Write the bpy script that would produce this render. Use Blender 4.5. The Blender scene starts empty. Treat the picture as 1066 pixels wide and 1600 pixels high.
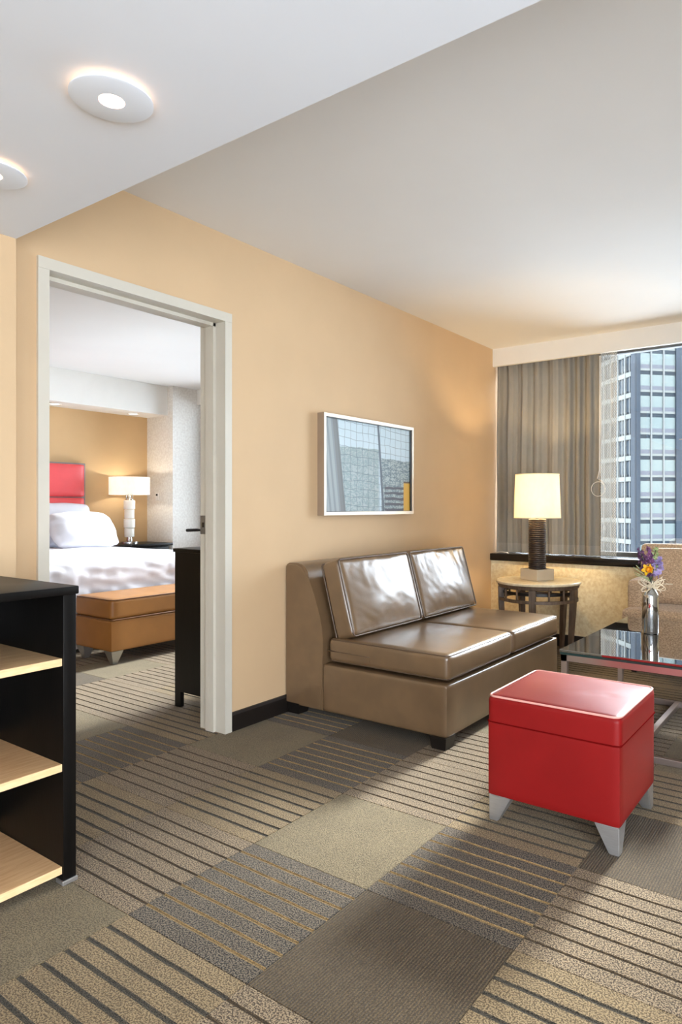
import bpy, bmesh, math, random
from mathutils import Vector, Matrix, noise
C = bpy.context.scene.collection
S = bpy.context.scene
PI = math.pi
random.seed(7)

# ------------------------------------------------------------------ camera
TH = 0.6042                     # heading of the view, left of the +Y (window) direction
FPX, PX, PY = 1042.3, 616.7, 789.7
cam = bpy.data.cameras.new('camera'); camo = bpy.data.objects.new('camera', cam); C.objects.link(camo)
cam.sensor_fit = 'HORIZONTAL'; cam.sensor_width = 36.0; cam.lens = FPX / 1066 * 36.0
cam.shift_x = (533 - PX) / 1066; cam.shift_y = (PY - 800) / 1066
cam.clip_start = 0.05; cam.clip_end = 500
camo.location = (0, 0, 1.2); camo.rotation_euler = (PI / 2, 0, TH)
S.camera = camo

# ------------------------------------------------------------------ world, daylight, exposure
w = bpy.data.worlds.new('sky'); S.world = w; w.use_nodes = True
nt = w.node_tree; nt.nodes.clear()
o_ = nt.nodes.new('ShaderNodeOutputWorld'); bg = nt.nodes.new('ShaderNodeBackground')
tc = nt.nodes.new('ShaderNodeTexCoord'); sp = nt.nodes.new('ShaderNodeSeparateXYZ'); rp = nt.nodes.new('ShaderNodeValToRGB')
mr = nt.nodes.new('ShaderNodeMapRange'); mr.inputs[1].default_value = -1; mr.inputs[2].default_value = 1
nt.links.new(tc.outputs['Generated'], sp.inputs[0]); nt.links.new(sp.outputs[2], mr.inputs[0])
nt.links.new(mr.outputs[0], rp.inputs[0]); nt.links.new(rp.outputs[0], bg.inputs[0]); nt.links.new(bg.outputs[0], o_.inputs[0])
e = rp.color_ramp.elements
e[0].position = 0.0; e[0].color = (0.79, 0.85, 0.93, 1)
e[1].position = 1.0; e[1].color = (0.87, 0.94, 1.04, 1)
k = e.new(0.47); k.color = (0.83, 0.89, 0.97, 1)
k = e.new(0.53); k.color = (0.92, 0.965, 1.03, 1)
bg.inputs[1].default_value = 17.5
sun = bpy.data.lights.new('sun', 'SUN'); sun.energy = 13.0; sun.angle = math.radians(8); sun.color = (1.0, 0.97, 0.92)
suno = bpy.data.objects.new('sun', sun); C.objects.link(suno)
suno.rotation_euler = Vector((-0.06, -1.0, -0.56)).to_track_quat('-Z', 'Y').to_euler()

def portal(name, loc, sx, sy, rot):
    l = bpy.data.lights.new(name, 'AREA'); l.shape = 'RECTANGLE'; l.size = sx; l.size_y = sy
    l.cycles.is_portal = True
    o = bpy.data.objects.new(name, l); C.objects.link(o); o.location = loc; o.rotation_euler = rot
portal('window_portal', (-1.35, 5.9, 1.64), 2.75, 1.9, (-PI / 2, 0, 0))
portal('bedroom_window_portal', (-4.9, 5.72, 1.6), 3.4, 1.8, (-PI / 2, 0, 0))
portal('side_fill_portal', (2.46, -0.55, 0.95), 1.8, 1.9, (0, PI / 2, 0))  # guides sampling through the fill opening added in the right wall
portal('back_fill_portal', (1.25, -1.75, 0.95), 1.7, 1.8, (PI / 2, 0, 0))  # same for the fill opening added behind the camera

S.view_settings.view_transform = 'Standard'; S.view_settings.look = 'None'
S.view_settings.gamma = 1.0; S.view_settings.use_curve_mapping = False
S.view_settings.exposure = 0.0
S.cycles.use_denoising = True
S.cycles.max_bounces = 10; S.cycles.diffuse_bounces = 6; S.cycles.glossy_bounces = 4
S.cycles.transmission_bounces = 8; S.cycles.transparent_max_bounces = 16
S.cycles.caustics_reflective = False; S.cycles.caustics_refractive = False
S.cycles.sample_clamp_indirect = 8.0

# ------------------------------------------------------------------ materials
def lin(c):
    return tuple(((v / 255) / 12.92 if v <= 10 else (((v / 255) + 0.055) / 1.055) ** 2.4) for v in c[:3]) + (1,)
MATS = {}
def mat(name, col, rough=0.6, metal=0.0, vary=0.0, vscale=8.0, bump=0.0, bscale=200.0, spec=0.5, stretch=(1, 1, 1), col2=None, coat=0.0, sheen=0.0, detail=3.0, dim=1.0):
    if name in MATS: return MATS[name]
    m = bpy.data.materials.new(name); m.use_nodes = True; t = m.node_tree; b = t.nodes['Principled BSDF']
    b.inputs['Roughness'].default_value = rough; b.inputs['Metallic'].default_value = metal
    b.inputs['Specular IOR Level'].default_value = spec; b.inputs['Coat Weight'].default_value = coat
    b.inputs['Coat Roughness'].default_value = 0.15
    b.inputs['Sheen Weight'].default_value = sheen
    g = t.nodes.new('ShaderNodeNewGeometry'); mp = t.nodes.new('ShaderNodeVectorMath'); mp.operation = 'MULTIPLY'
    mp.inputs[1].default_value = stretch; t.links.new(g.outputs['Position'], mp.inputs[0])
    dm = dim if isinstance(dim, tuple) else (dim,) * 3
    c1 = tuple(v * q for v, q in zip(lin(col), dm)) + (1,)
    c2 = tuple(v * q for v, q in zip(lin(col2), dm)) + (1,) if col2 else tuple(v * (1 - vary) for v in c1[:3]) + (1,)
    n = t.nodes.new('ShaderNodeTexNoise'); n.inputs['Scale'].default_value = vscale; n.inputs['Detail'].default_value = detail
    t.links.new(mp.outputs[0], n.inputs['Vector'])
    r = t.nodes.new('ShaderNodeValToRGB'); r.color_ramp.elements[0].position = 0.36; r.color_ramp.elements[1].position = 0.64
    r.color_ramp.elements[0].color = c2; r.color_ramp.elements[1].color = c1
    t.links.new(n.outputs['Fac'], r.inputs[0]); t.links.new(r.outputs[0], b.inputs['Base Color'])
    if bump:
        nb = t.nodes.new('ShaderNodeTexNoise'); nb.inputs['Scale'].default_value = bscale; nb.inputs['Detail'].default_value = 2
        t.links.new(mp.outputs[0], nb.inputs['Vector'])
        bu = t.nodes.new('ShaderNodeBump'); bu.inputs['Strength'].default_value = bump; bu.inputs['Distance'].default_value = 0.004
        t.links.new(nb.outputs['Fac'], bu.inputs['Height']); t.links.new(bu.outputs[0], b.inputs['Normal'])
    MATS[name] = m; return m

M = {}
M['wall'] = mat('tan_wallpaper', (210, 180, 142), 0.75, vary=0.04, vscale=3, bump=0.08, bscale=320)
M['bedwall'] = mat('bedroom_tan_paint', (212, 178, 132), 0.75, vary=0.04, vscale=3)
M['ceil'] = mat('ceiling_paint', (228, 226, 222), 0.85, vary=0.02, vscale=2)
M['soffit'] = mat('soffit_paint', (226, 231, 238), 0.85, vary=0.02, vscale=2)
M['white'] = mat('white_paint', (232, 230, 224), 0.6, vary=0.02)
M['textured'] = mat('textured_cream_wallpaper', (246, 230, 190), 0.8, vscale=45, col2=(230, 208, 160), bump=0.25, bscale=90)
M['bedtext'] = mat('textured_white_wallpaper', (232, 229, 222), 0.85, vscale=40, col2=(219, 214, 206), bump=0.3, bscale=90)
M['frame'] = mat('door_frame_enamel', (206, 201, 188), 0.4, vary=0.04, vscale=6)
M['black'] = mat('black_sill_lacquer', (18, 15, 14), 0.25, vary=0.2, vscale=20)
M['basebd'] = mat('dark_baseboard', (26, 20, 17), 0.45, vary=0.2)
M['espresso'] = mat('espresso_veneer', (15, 13, 12), 0.4, spec=0.18, vscale=10, col2=(10, 9, 8), stretch=(3, 3, 0.4), bump=0.05, bscale=60)
M['maple'] = mat('maple_shelf_wood', (238, 198, 148), 0.45, vscale=6, col2=(224, 178, 126), stretch=(14, 1.5, 14), bump=0.03, bscale=30)
M['maple_edge'] = mat('maple_shelf_edge', (244, 208, 160), 0.45, vscale=8, col2=(234, 194, 142), stretch=(14, 2, 14))
M['leather'] = mat('bronze_leather', (116, 92, 66), 0.30, vary=0.15, vscale=9, bump=0.05, bscale=160, spec=0.9, coat=0.2)
M['leather_pipe'] = mat('bronze_leather_piping', (92, 74, 58), 0.4, vary=0.1)
M['darkfoot'] = mat('dark_wood_foot', (24, 20, 18), 0.4, vary=0.2)
M['red'] = mat('red_leather', (130, 20, 20), 0.44, vary=0.10, vscale=5, bump=0.06, bscale=220, spec=0.22)
M['redseam'] = mat('dark_red_seam', (96, 12, 12), 0.9, spec=0.0, vary=0.1)
M['redpipe'] = mat('pink_piping', (222, 160, 150), 0.45, vary=0.05)
M['alu'] = mat('brushed_aluminium', (196, 196, 196), 0.38, 0.85, vary=0.08, vscale=30, stretch=(1, 1, 8))
M['steel'] = mat('dull_steel_plate', (138, 136, 132), 0.4, 0.6, vary=0.1, vscale=40)
M['chrome'] = mat('satin_chrome', (205, 203, 200), 0.22, 0.95, vary=0.05)
M['tableframe'] = mat('satin_steel_frame', (190, 178, 174), 0.3, 0.9, vary=0.06)
M['tan_leather'] = mat('tan_leather', (160, 110, 58), 0.42, vary=0.12, vscale=6, bump=0.06, bscale=200)
M['tan_pipe'] = mat('tan_dark_piping', (112, 72, 38), 0.5, vary=0.1)
M['linen'] = mat('white_linen', (216, 217, 226), 0.85, vary=0.03, vscale=5, bump=0.15, bscale=14)
M['hb_red'] = mat('coral_red_vinyl', (238, 84, 88), 0.4, vary=0.08, vscale=4)
M['hb_edge'] = mat('grey_headboard_edge', (140, 132, 134), 0.5, vary=0.1)
M['stone'] = mat('cream_stone_top', (232, 218, 186), 0.25, vscale=30, col2=(220, 203, 168))
M['greywood'] = mat('weathered_walnut', (112, 92, 74), 0.5, vscale=12, col2=(86, 70, 56), stretch=(4, 4, 0.6))
M['ribbed'] = mat('dark_bronze_ribs', (58, 48, 44), 0.32, 0.3, vary=0.15, vscale=20)
M['lampblock'] = mat('pewter_block', (214, 202, 180), 0.25, 0.3, vary=0.05)
M['silver_frame'] = mat('champagne_silver_frame', (184, 172, 154), 0.35, 0.5, vary=0.06, vscale=15)
M['frame_side'] = mat('frame_taupe_side', (158, 138, 118), 0.45, vary=0.08)
M['plastic'] = mat('white_plastic', (238, 236, 232), 0.4, vary=0.02)
M['darkplastic'] = mat('black_plastic', (16, 15, 15), 0.4, vary=0.1)
M['winframe'] = mat('dark_grey_window_metal', (92, 92, 92), 0.45, 0.3, vary=0.1)
M['chairfab'] = mat('tan_boucle_fabric', (206, 178, 146), 0.9, vscale=105, col2=(150, 124, 98), bump=0.4, bscale=120, sheen=0.3, stretch=(1, 1, 1.6))
M['concrete'] = mat('slate_blue_column', (112, 130, 152), 0.6, spec=0.05, vary=0.08, vscale=0.4, dim=(0.075, 0.070, 0.064))
M['mullion'] = mat('white_mullion', (226, 236, 242), 0.5, spec=0.05, vary=0.04, vscale=0.4, dim=(0.075, 0.070, 0.064))
M['spandrel'] = mat('lavender_spandrel', (186, 194, 214), 0.5, spec=0.05, vary=0.06, vscale=0.5, dim=(0.075, 0.070, 0.064))
M['palespandrel'] = mat('pale_spandrel', (226, 238, 240), 0.5, spec=0.05, vary=0.04, vscale=0.5, dim=(0.075, 0.070, 0.064))
M['darkbar'] = mat('dark_floor_band', (92, 110, 128), 0.5, spec=0.05, vary=0.12, vscale=0.4, dim=(0.075, 0.070, 0.064))
M['facedark'] = mat('grey_facade_glass', (118, 138, 160), 0.4, spec=0.05, vscale=0.25, col2=(92, 112, 134), dim=(0.075, 0.070, 0.064))
M['officeglass'] = mat('pale_office_glass', (214, 236, 238), 0.12, vscale=0.12, col2=(196, 222, 228), spec=0.12, dim=(0.075, 0.070, 0.064))
M['stem'] = mat('green_stem', (52, 70, 40), 0.6, vary=0.2, vscale=30)
M['yellow'] = mat('daffodil_yellow', (244, 190, 18), 0.6, vary=0.15, vscale=40)
M['orange'] = mat('daffodil_trumpet', (236, 150, 14), 0.6, vary=0.15, vscale=40)
M['purple'] = mat('deep_purple_petal', (98, 62, 98), 0.7, vary=0.3, vscale=80)
M['mauve'] = mat('mauve_petal', (142, 92, 140), 0.7, vary=0.3, vscale=80)
M['lavender'] = mat('lavender_petal', (184, 168, 218), 0.7, vary=0.25, vscale=80)
M['leafgreen'] = mat('pale_green_bud', (172, 190, 132), 0.7, vary=0.3, vscale=80)
M['raffia'] = mat('cream_raffia', (232, 218, 190), 0.7, vary=0.15, vscale=60)
M['cord'] = mat('white_cord', (226, 222, 214), 0.5, vary=0.03)

def emis(name, col, s):
    m = bpy.data.materials.new(name); m.use_nodes = True; t = m.node_tree; b = t.nodes['Principled BSDF']
    b.inputs['Base Color'].default_value = lin(col); b.inputs['Emission Color'].default_value = lin(col); b.inputs['Emission Strength'].default_value = s
    return m
M['bulb'] = emis('warm_bulb', (255, 226, 178), 14)
M['ringglow'] = emis('warm_ring_glow', (255, 190, 110), 5)
M['lens'] = emis('downlight_lens', (255, 240, 214), 6)
M['bedlens'] = emis('bedroom_downlight_lens', (255, 236, 214), 3)

def translucent(name, col, tr, alpha=0.0):
    m = bpy.data.materials.new(name); m.use_nodes = True; t = m.node_tree; t.nodes.clear()
    out = t.nodes.new('ShaderNodeOutputMaterial'); d = t.nodes.new('ShaderNodeBsdfDiffuse'); l = t.nodes.new('ShaderNodeBsdfTranslucent')
    mx = t.nodes.new('ShaderNodeMixShader'); mx.inputs[0].default_value = tr
    tc = t.nodes.new('ShaderNodeNewGeometry'); n = t.nodes.new('ShaderNodeTexNoise'); n.inputs['Scale'].default_value = 60
    mul = t.nodes.new('ShaderNodeVectorMath'); mul.operation = 'MULTIPLY'; mul.inputs[1].default_value = (0.6, 0.6, 0.3)
    t.links.new(tc.outputs['Position'], mul.inputs[0]); t.links.new(mul.outputs[0], n.inputs['Vector'])
    r = t.nodes.new('ShaderNodeValToRGB'); a = lin(col); r.color_ramp.elements[0].color = tuple(v * 0.86 for v in a[:3]) + (1,); r.color_ramp.elements[1].color = a
    t.links.new(n.outputs['Fac'], r.inputs[0])
    t.links.new(r.outputs[0], d.inputs[0]); t.links.new(r.outputs[0], l.inputs[0])
    t.links.new(d.outputs[0], mx.inputs[1]); t.links.new(l.outputs[0], mx.inputs[2])
    if alpha:
        tp = t.nodes.new('ShaderNodeBsdfTransparent'); m2 = t.nodes.new('ShaderNodeMixShader'); m2.inputs[0].default_value = alpha
        t.links.new(mx.outputs[0], m2.inputs[1]); t.links.new(tp.outputs[0], m2.inputs[2]); t.links.new(m2.outputs[0], out.inputs[0])
    else: t.links.new(mx.outputs[0], out.inputs[0])
    return m
M['shade'] = translucent('cream_lamp_shade', (255, 250, 236), 0.5)
M['bedshade'] = translucent('white_lamp_shade', (255, 252, 246), 0.5)
M['drape'] = translucent('taupe_drape', (142, 137, 128), 0.035)

def sheer():
    m = bpy.data.materials.new('checked_sheer'); m.use_nodes = True; t = m.node_tree; t.nodes.clear()
    out = t.nodes.new('ShaderNodeOutputMaterial'); d = t.nodes.new('ShaderNodeBsdfDiffuse'); l = t.nodes.new('ShaderNodeBsdfTranslucent')
    d.inputs[0].default_value = lin((190, 182, 168)); l.inputs[0].default_value = lin((190, 184, 174))
    mx = t.nodes.new('ShaderNodeMixShader'); mx.inputs[0].default_value = 0.05
    t.links.new(d.outputs[0], mx.inputs[1]); t.links.new(l.outputs[0], mx.inputs[2])
    uv = t.nodes.new('ShaderNodeUVMap'); ch = t.nodes.new('ShaderNodeTexChecker'); ch.inputs['Scale'].default_value = 100
    t.links.new(uv.outputs[0], ch.inputs['Vector'])
    sc = t.nodes.new('ShaderNodeMath'); sc.operation = 'MULTIPLY_ADD'; sc.inputs[1].default_value = 0.42; sc.inputs[2].default_value = 0.10
    t.links.new(ch.outputs['Fac'], sc.inputs[0])
    tp = t.nodes.new('ShaderNodeBsdfTransparent'); m2 = t.nodes.new('ShaderNodeMixShader')
    t.links.new(sc.outputs[0], m2.inputs[0]); t.links.new(mx.outputs[0], m2.inputs[1]); t.links.new(tp.outputs[0], m2.inputs[2])
    t.links.new(m2.outputs[0], out.inputs[0]); return m
M['sheer'] = sheer()

def glass(name, tint, ior=1.5, base=0.0, rough=0.0):
    m = bpy.data.materials.new(name); m.use_nodes = True; t = m.node_tree; t.nodes.clear()
    out = t.nodes.new('ShaderNodeOutputMaterial'); tp = t.nodes.new('ShaderNodeBsdfTransparent'); g = t.nodes.new('ShaderNodeBsdfGlossy')
    tp.inputs[0].default_value = lin(tint); g.inputs['Roughness'].default_value = rough
    fr = t.nodes.new('ShaderNodeFresnel'); fr.inputs[0].default_value = ior
    ad = t.nodes.new('ShaderNodeMath'); ad.operation = 'ADD'; ad.use_clamp = True; ad.inputs[1].default_value = base
    mx = t.nodes.new('ShaderNodeMixShader'); t.links.new(fr.outputs[0], ad.inputs[0]); t.links.new(ad.outputs[0], mx.inputs[0])
    t.links.new(tp.outputs[0], mx.inputs[1]); t.links.new(g.outputs[0], mx.inputs[2]); t.links.new(mx.outputs[0], out.inputs[0])
    return m
M['glass'] = glass('window_glass', (246, 250, 252))
M['picglass'] = glass('picture_glass', (252, 253, 253), 1.4)
M['tableglass'] = glass('smoked_table_glass', (166, 182, 186), 1.7, 0.40, 0.01)
M['tableedge'] = mat('dark_teal_glass_edge', (34, 60, 58), 0.1, vary=0.1)
M['vaseglass'] = glass('silvery_vase_glass', (236, 240, 242), 1.8, 0.62, 0.06)
M['lampglass'] = mat('frosted_lamp_glass', (238, 234, 222), 0.3, vary=0.04)

def carpet(name, c1, c2, scale=330, rib=False):
    c1 = [c1[0] * 0.98, c1[1] * 0.96, c1[2] * 0.89]; c2 = [c2[0] * 0.92, c2[1] * 0.90, c2[2] * 0.82]
    m = bpy.data.materials.new(name); m.use_nodes = True; t = m.node_tree; b = t.nodes['Principled BSDF']
    b.inputs['Roughness'].default_value = 1.0; b.inputs['Specular IOR Level'].default_value = 0.1; b.inputs['Sheen Weight'].default_value = 0.15
    g = t.nodes.new('ShaderNodeNewGeometry')
    n = t.nodes.new('ShaderNodeTexNoise'); n.inputs['Scale'].default_value = scale; n.inputs['Detail'].default_value = 1.5
    t.links.new(g.outputs['Position'], n.inputs['Vector'])
    r = t.nodes.new('ShaderNodeValToRGB'); r.color_ramp.elements[0].position = 0.44; r.color_ramp.elements[1].position = 0.56
    r.color_ramp.elements[0].color = lin(c2); r.color_ramp.elements[1].color = lin(c1)
    t.links.new(n.outputs['Fac'], r.inputs[0])
    n2 = t.nodes.new('ShaderNodeTexNoise'); n2.inputs['Scale'].default_value = 7; n2.inputs['Detail'].default_value = 3
    t.links.new(g.outputs['Position'], n2.inputs['Vector'])
    mr = t.nodes.new('ShaderNodeMapRange'); mr.inputs[1].default_value = 0.3; mr.inputs[2].default_value = 0.7; mr.inputs[3].default_value = 0.9; mr.inputs[4].default_value = 1.08
    t.links.new(n2.outputs['Fac'], mr.inputs[0])
    mul = t.nodes.new('ShaderNodeVectorMath'); mul.operation = 'SCALE'
    t.links.new(r.outputs[0], mul.inputs[0]); t.links.new(mr.outputs[0], mul.inputs['Scale'])
    t.links.new(mul.outputs[0], b.inputs['Base Color'])
    bu = t.nodes.new('ShaderNodeBump'); bu.inputs['Strength'].default_value = 0.7; bu.inputs['Distance'].default_value = 0.004
    h = n.outputs['Fac']
    if rib:
        wv = t.nodes.new('ShaderNodeTexWave'); wv.bands_direction = 'X'; wv.inputs['Scale'].default_value = 36; wv.inputs['Distortion'].default_value = 0.6
        wv.inputs['Detail Scale'].default_value = 40
        t.links.new(g.outputs['Position'], wv.inputs['Vector']); 
        m3 = t.nodes.new('ShaderNodeMapRange'); m3.inputs[3].default_value = 0.62; m3.inputs[4].default_value = 1.2
        t.links.new(wv.outputs['Fac'], m3.inputs[0])
        s3 = t.nodes.new('ShaderNodeVectorMath'); s3.operation = 'SCALE'; t.links.new(mul.outputs[0], s3.inputs[0]); t.links.new(m3.outputs[0], s3.inputs['Scale'])
        t.links.new(s3.outputs[0], b.inputs['Base Color']); h = wv.outputs['Fac']
    t.links.new(h, bu.inputs['Height']); t.links.new(bu.outputs[0], b.inputs['Normal'])
    return m
CARP = {
 'A': (carpet('carpet_plain_olive', (134, 122, 100), (98, 88, 70), 240), None),
 'B': (carpet('carpet_ribbed_brown', (106, 92, 73), (74, 62, 48), 240, True), None),
 'C': (carpet('carpet_charcoal_heather', (116, 106, 96), (34, 31, 30), 225), carpet('carpet_tan_stripe', (166, 142, 104), (122, 100, 68)), 0.0060),
 'D': (carpet('carpet_rose_heather', (156, 139, 119), (76, 64, 54), 225), carpet('carpet_umber_stripe', (98, 84, 68), (62, 52, 42)), 0.0050),
 'E': (carpet('carpet_sand_heather', (154, 136, 109), (98, 83, 64), 225), carpet('carpet_slate_stripe', (92, 86, 78), (46, 44, 40)), 0.0070),
}

# ------------------------------------------------------------------ mesh helpers
def link(name, bm, m, parent=None, smooth=False, loc=None):
    me = bpy.data.meshes.new(name); bmesh.ops.recalc_face_normals(bm, faces=bm.faces); bm.to_mesh(me); bm.free()
    ms = m if isinstance(m, (list, tuple)) else [m]
    for x in ms: me.materials.append(x)
    if smooth:
        for p in me.polygons: p.use_smooth = True
    o = bpy.data.objects.new(name, me); C.objects.link(o)
    if parent is not None:
        o.parent = parent
        o.matrix_parent_inverse = Matrix.Translation(-parent.location) if parent.type == 'EMPTY' and not any(parent.rotation_euler) else parent.matrix_basis.inverted()
    if loc: o.location = loc
    return o
def autosmooth(o, ang=35):
    for p in o.data.polygons: p.use_smooth = True
    o.data.set_sharp_from_angle(angle=math.radians(ang)); return o
def tag(o, label=None, cat=None, group=None, kind=None):
    if label: o['label'] = label
    if cat: o['category'] = cat
    if group: o['group'] = group
    if kind: o['kind'] = kind
    return o
def thing(name, label, cat, loc, group=None, kind=None):
    o = bpy.data.objects.new(name, None); C.objects.link(o); o.location = loc; o.empty_display_size = 0.05
    return tag(o, label, cat, group, kind)
def box(bm, x0, x1, y0, y1, z0, z1, bev=0.0, seg=2):
    r = bmesh.ops.create_cube(bm, size=1); vs = r['verts']
    for v in vs: v.co = Vector(((x0 + x1) / 2 + v.co.x * (x1 - x0), (y0 + y1) / 2 + v.co.y * (y1 - y0), (z0 + z1) / 2 + v.co.z * (z1 - z0)))
    if bev:
        es = list({e for v in vs for e in v.link_edges})
        bmesh.ops.bevel(bm, geom=es, offset=bev, segments=seg, profile=0.5, affect='EDGES')
    return vs
def bx(name, dims, m, parent=None, bev=0.0, seg=2):
    bm = bmesh.new(); box(bm, *dims, bev, seg); o = link(name, bm, m, parent)
    if bev: autosmooth(o)
    return o
def lathe(bm, prof, seg=48, c=(0, 0, 0), cap=True):
    rings = []
    for r, z in prof:
        rings.append([bm.verts.new((c[0] + r * math.cos(2 * PI * i / seg), c[1] + r * math.sin(2 * PI * i / seg), c[2] + z)) for i in range(seg)])
    for a, b in zip(rings, rings[1:]):
        for i in range(seg): bm.faces.new((a[i], a[(i + 1) % seg], b[(i + 1) % seg], b[i]))
    if cap:
        bm.faces.new(rings[0][::-1]); bm.faces.new(rings[-1])
def tube(bm, pts, r, seg=10, closed=False, taper=None):
    pts = [Vector(p) for p in pts]; rings = []; n = len(pts); up = Vector((0, 0, 1))
    for i, p in enumerate(pts):
        a = pts[(i - 1) % n] if closed or i > 0 else p; b = pts[(i + 1) % n] if closed or i < n - 1 else p
        d = (b - a).normalized()
        if i == 0:
            u = d.cross(up)
            if u.length < 0.1: u = d.cross(Vector((1, 0, 0)))
        else: u = u - d * u.dot(d)
        u.normalize(); v = d.cross(u)
        rr = taper(i / (n - 1)) * r if taper else r
        rings.append([bm.verts.new(p + (u * math.cos(2 * PI * j / seg) + v * math.sin(2 * PI * j / seg)) * rr) for j in range(seg)])
    m = n if closed else n - 1
    for i in range(m):
        a, b = rings[i], rings[(i + 1) % n]
        for j in range(seg): bm.faces.new((a[j], a[(j + 1) % seg], b[(j + 1) % seg], b[j]))
    if not closed: bm.faces.new(rings[0][::-1]); bm.faces.new(rings[-1])
def prism(bm, poly, f0, f1):
    """poly: list of 2D points, f0/f1 map a 2D point to the two end positions"""
    a = [bm.verts.new(f0(p)) for p in poly]; b = [bm.verts.new(f1(p)) for p in poly]; n = len(poly)
    bm.faces.new(a[::-1]); bm.faces.new(b)
    for i in range(n): bm.faces.new((a[i], a[(i + 1) % n], b[(i + 1) % n], b[i]))
def softbox(sx, sy, sz, r, n=22, bulge=(0, 0, 0), disp=None):
    """rounded, slightly bulging cushion centred on the origin"""
    bm = bmesh.new(); bmesh.ops.create_cube(bm, size=2)
    bmesh.ops.subdivide_edges(bm, edges=bm.edges, cuts=n, use_grid_fill=True)
    h = Vector((sx / 2, sy / 2, sz / 2))
    for v in bm.verts:
        q = Vector([math.copysign(1 - (1 - abs(c)) ** 1.4, c) for c in v.co])
        u = q.copy(); p = Vector((q.x * h.x, q.y * h.y, q.z * h.z))
        inner = Vector([max(-(h[i] - r), min(h[i] - r, p[i])) for i in range(3)])
        d = p - inner
        if d.length > 1e-6: p = inner + d.normalized() * r
        for i in range(3):
            j, k_ = (i + 1) % 3, (i + 2) % 3
            p[i] += math.copysign(bulge[i], u[i]) * abs(u[i]) ** 3 * (1 - u[j] ** 2) * (1 - u[k_] ** 2)
        if disp: p = disp(p, u)
        v.co = p
    return bm
def xf(bm, mtx):
    bmesh.ops.transform(bm, matrix=mtx, verts=bm.verts); return bm
def nz(x, y, z): return noise.noise(Vector((x, y, z)))
def dup(root, loc, label, group=None):
    r = root.copy(); C.objects.link(r); r.location = loc; r['label'] = label
    if group: r['group'] = group
    for ch in list(root.children):
        c = ch.copy(); C.objects.link(c); c.parent = r
        for g in list(ch.children):
            d = g.copy(); C.objects.link(d); d.parent = c
    return r
def struct(name, label, cat='structure'):
    return name, label

# ------------------------------------------------------------------ the setting
W = -2.729           # living-room side of the dividing wall
WB = -2.899          # bedroom side of it
CE = 2.627           # ceiling
D0, D1, DH = 1.445, 2.372, 2.165   # door opening

def stru(o, label):
    return tag(o, label, None, None, 'structure')

# floor: slab + carpet tiles as parts
fl = stru(bx('floor', (-7.4, 2.5, -1.8, 6.2, -0.12, -0.008), CARP['B'][0]), 'carpeted floor of square brown and sand tiles running through both rooms')
def tile_mesh(kind):
    band, stripe, *sw = CARP[kind]; bm = bmesh.new(); T = 0.4985; h = T / 2
    if stripe is None:
        box(bm, -h, h, -h, h, -0.0078, -0.0006, 0.0012, 1)
    else:
        ys = [(-h, 0.0)]; n = 7; sw = sw[0]
        prof = [(-h, -0.0078), (-h, -0.001), (-h + 0.001, 0.0)]
        slots = [0, 0]
        for k_ in range(n):
            c = -h + T * (k_ + 1) / (n + 1)
            prof += [(c - sw, 0.0), (c - sw + 0.0015, -0.0028), (c + sw - 0.0015, -0.0028), (c + sw, 0.0)]
            slots += [0, 1, 1, 1]
        prof += [(h - 0.001, 0.0), (h, -0.001), (h, -0.0078)]
        slots += [0, 0, 0]
        nx = 12
        cols = []
        for i in range(nx + 1):
            x = -h + T * i / nx
            wob = [0.0] * len(prof)
            cols.append([bm.verts.new((x, p[0] + (0.0016 * nz(x * 14, p[0] * 3, 1.7) if 2 < j < len(prof) - 3 else 0), p[1])) for j, p in enumerate(prof)])
        for a, b in zip(cols, cols[1:]):
            for j in range(len(prof) - 1):
                f = bm.faces.new((a[j], b[j], b[j + 1], a[j + 1])); f.material_index = slots[j]
        for cset in (cols[0], cols[-1]):
            bm.faces.new(cset)
        for a, b in zip(cols, cols[1:]): bm.faces.new((a[0], a[-1], b[-1], b[0]))
    me = bpy.data.meshes.new('carpet_tile'); bmesh.ops.recalc_face_normals(bm, faces=bm.faces); bm.to_mesh(me); bm.free()
    me.materials.append(band)
    if stripe: me.materials.append(stripe)
    return me
TM = {k_: tile_mesh(k_) for k_ in CARP}
LAY = {(-1, -1): 'A', (0, -1): 'E', (1, -1): 'D', (-2, -1): 'D', (-2, 0): 'E', (-1, 0): 'D', (0, 0): 'C', (1, 0): 'B', (2, 0): 'E',
       (-4, 1): 'A', (-3, 1): 'C', (-2, 1): 'D', (-1, 1): 'E', (0, 1): 'A', (1, 1): 'C', (2, 1): 'D',
       (-5, 2): 'D', (-4, 2): 'D', (-3, 2): 'E', (-2, 2): 'A', (-1, 2): 'C', (0, 2): 'D', (1, 2): 'E', (2, 2): 'B',
       (-6, 3): 'A', (-5, 3): 'D', (-4, 3): 'E', (-3, 3): 'C', (-2, 3): 'C', (-1, 3): 'B', (0, 3): 'D', (1, 3): 'A', (2, 3): 'E',
       (-6, 4): 'D', (-5, 4): 'A', (1, 4): 'D', (2, 4): 'A', (0, 5): 'D', (1, 5): 'D', (2, 5): 'E', (1, 6): 'E', (0, 6): 'D', (2, 6): 'C', (0, 7): 'E', (1, 7): 'E',
       (-5, 5): 'D', (-6, 5): 'E', (-7, 4): 'E', (-7, 3): 'D'}
rt = random.Random(3)
for j in range(-4, 9):
    for i in range(-9, 7):
        X0, Y0 = -1.757 + 0.5 * i + 0.25, 1.166 + 0.5 * j + 0.25
        kd = LAY.get((i, j)) or rt.choice('ABCDE')
        o = bpy.data.objects.new('carpet_tile', TM[kd]); C.objects.link(o); o.location = (X0, Y0, 0); o.parent = fl

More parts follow.
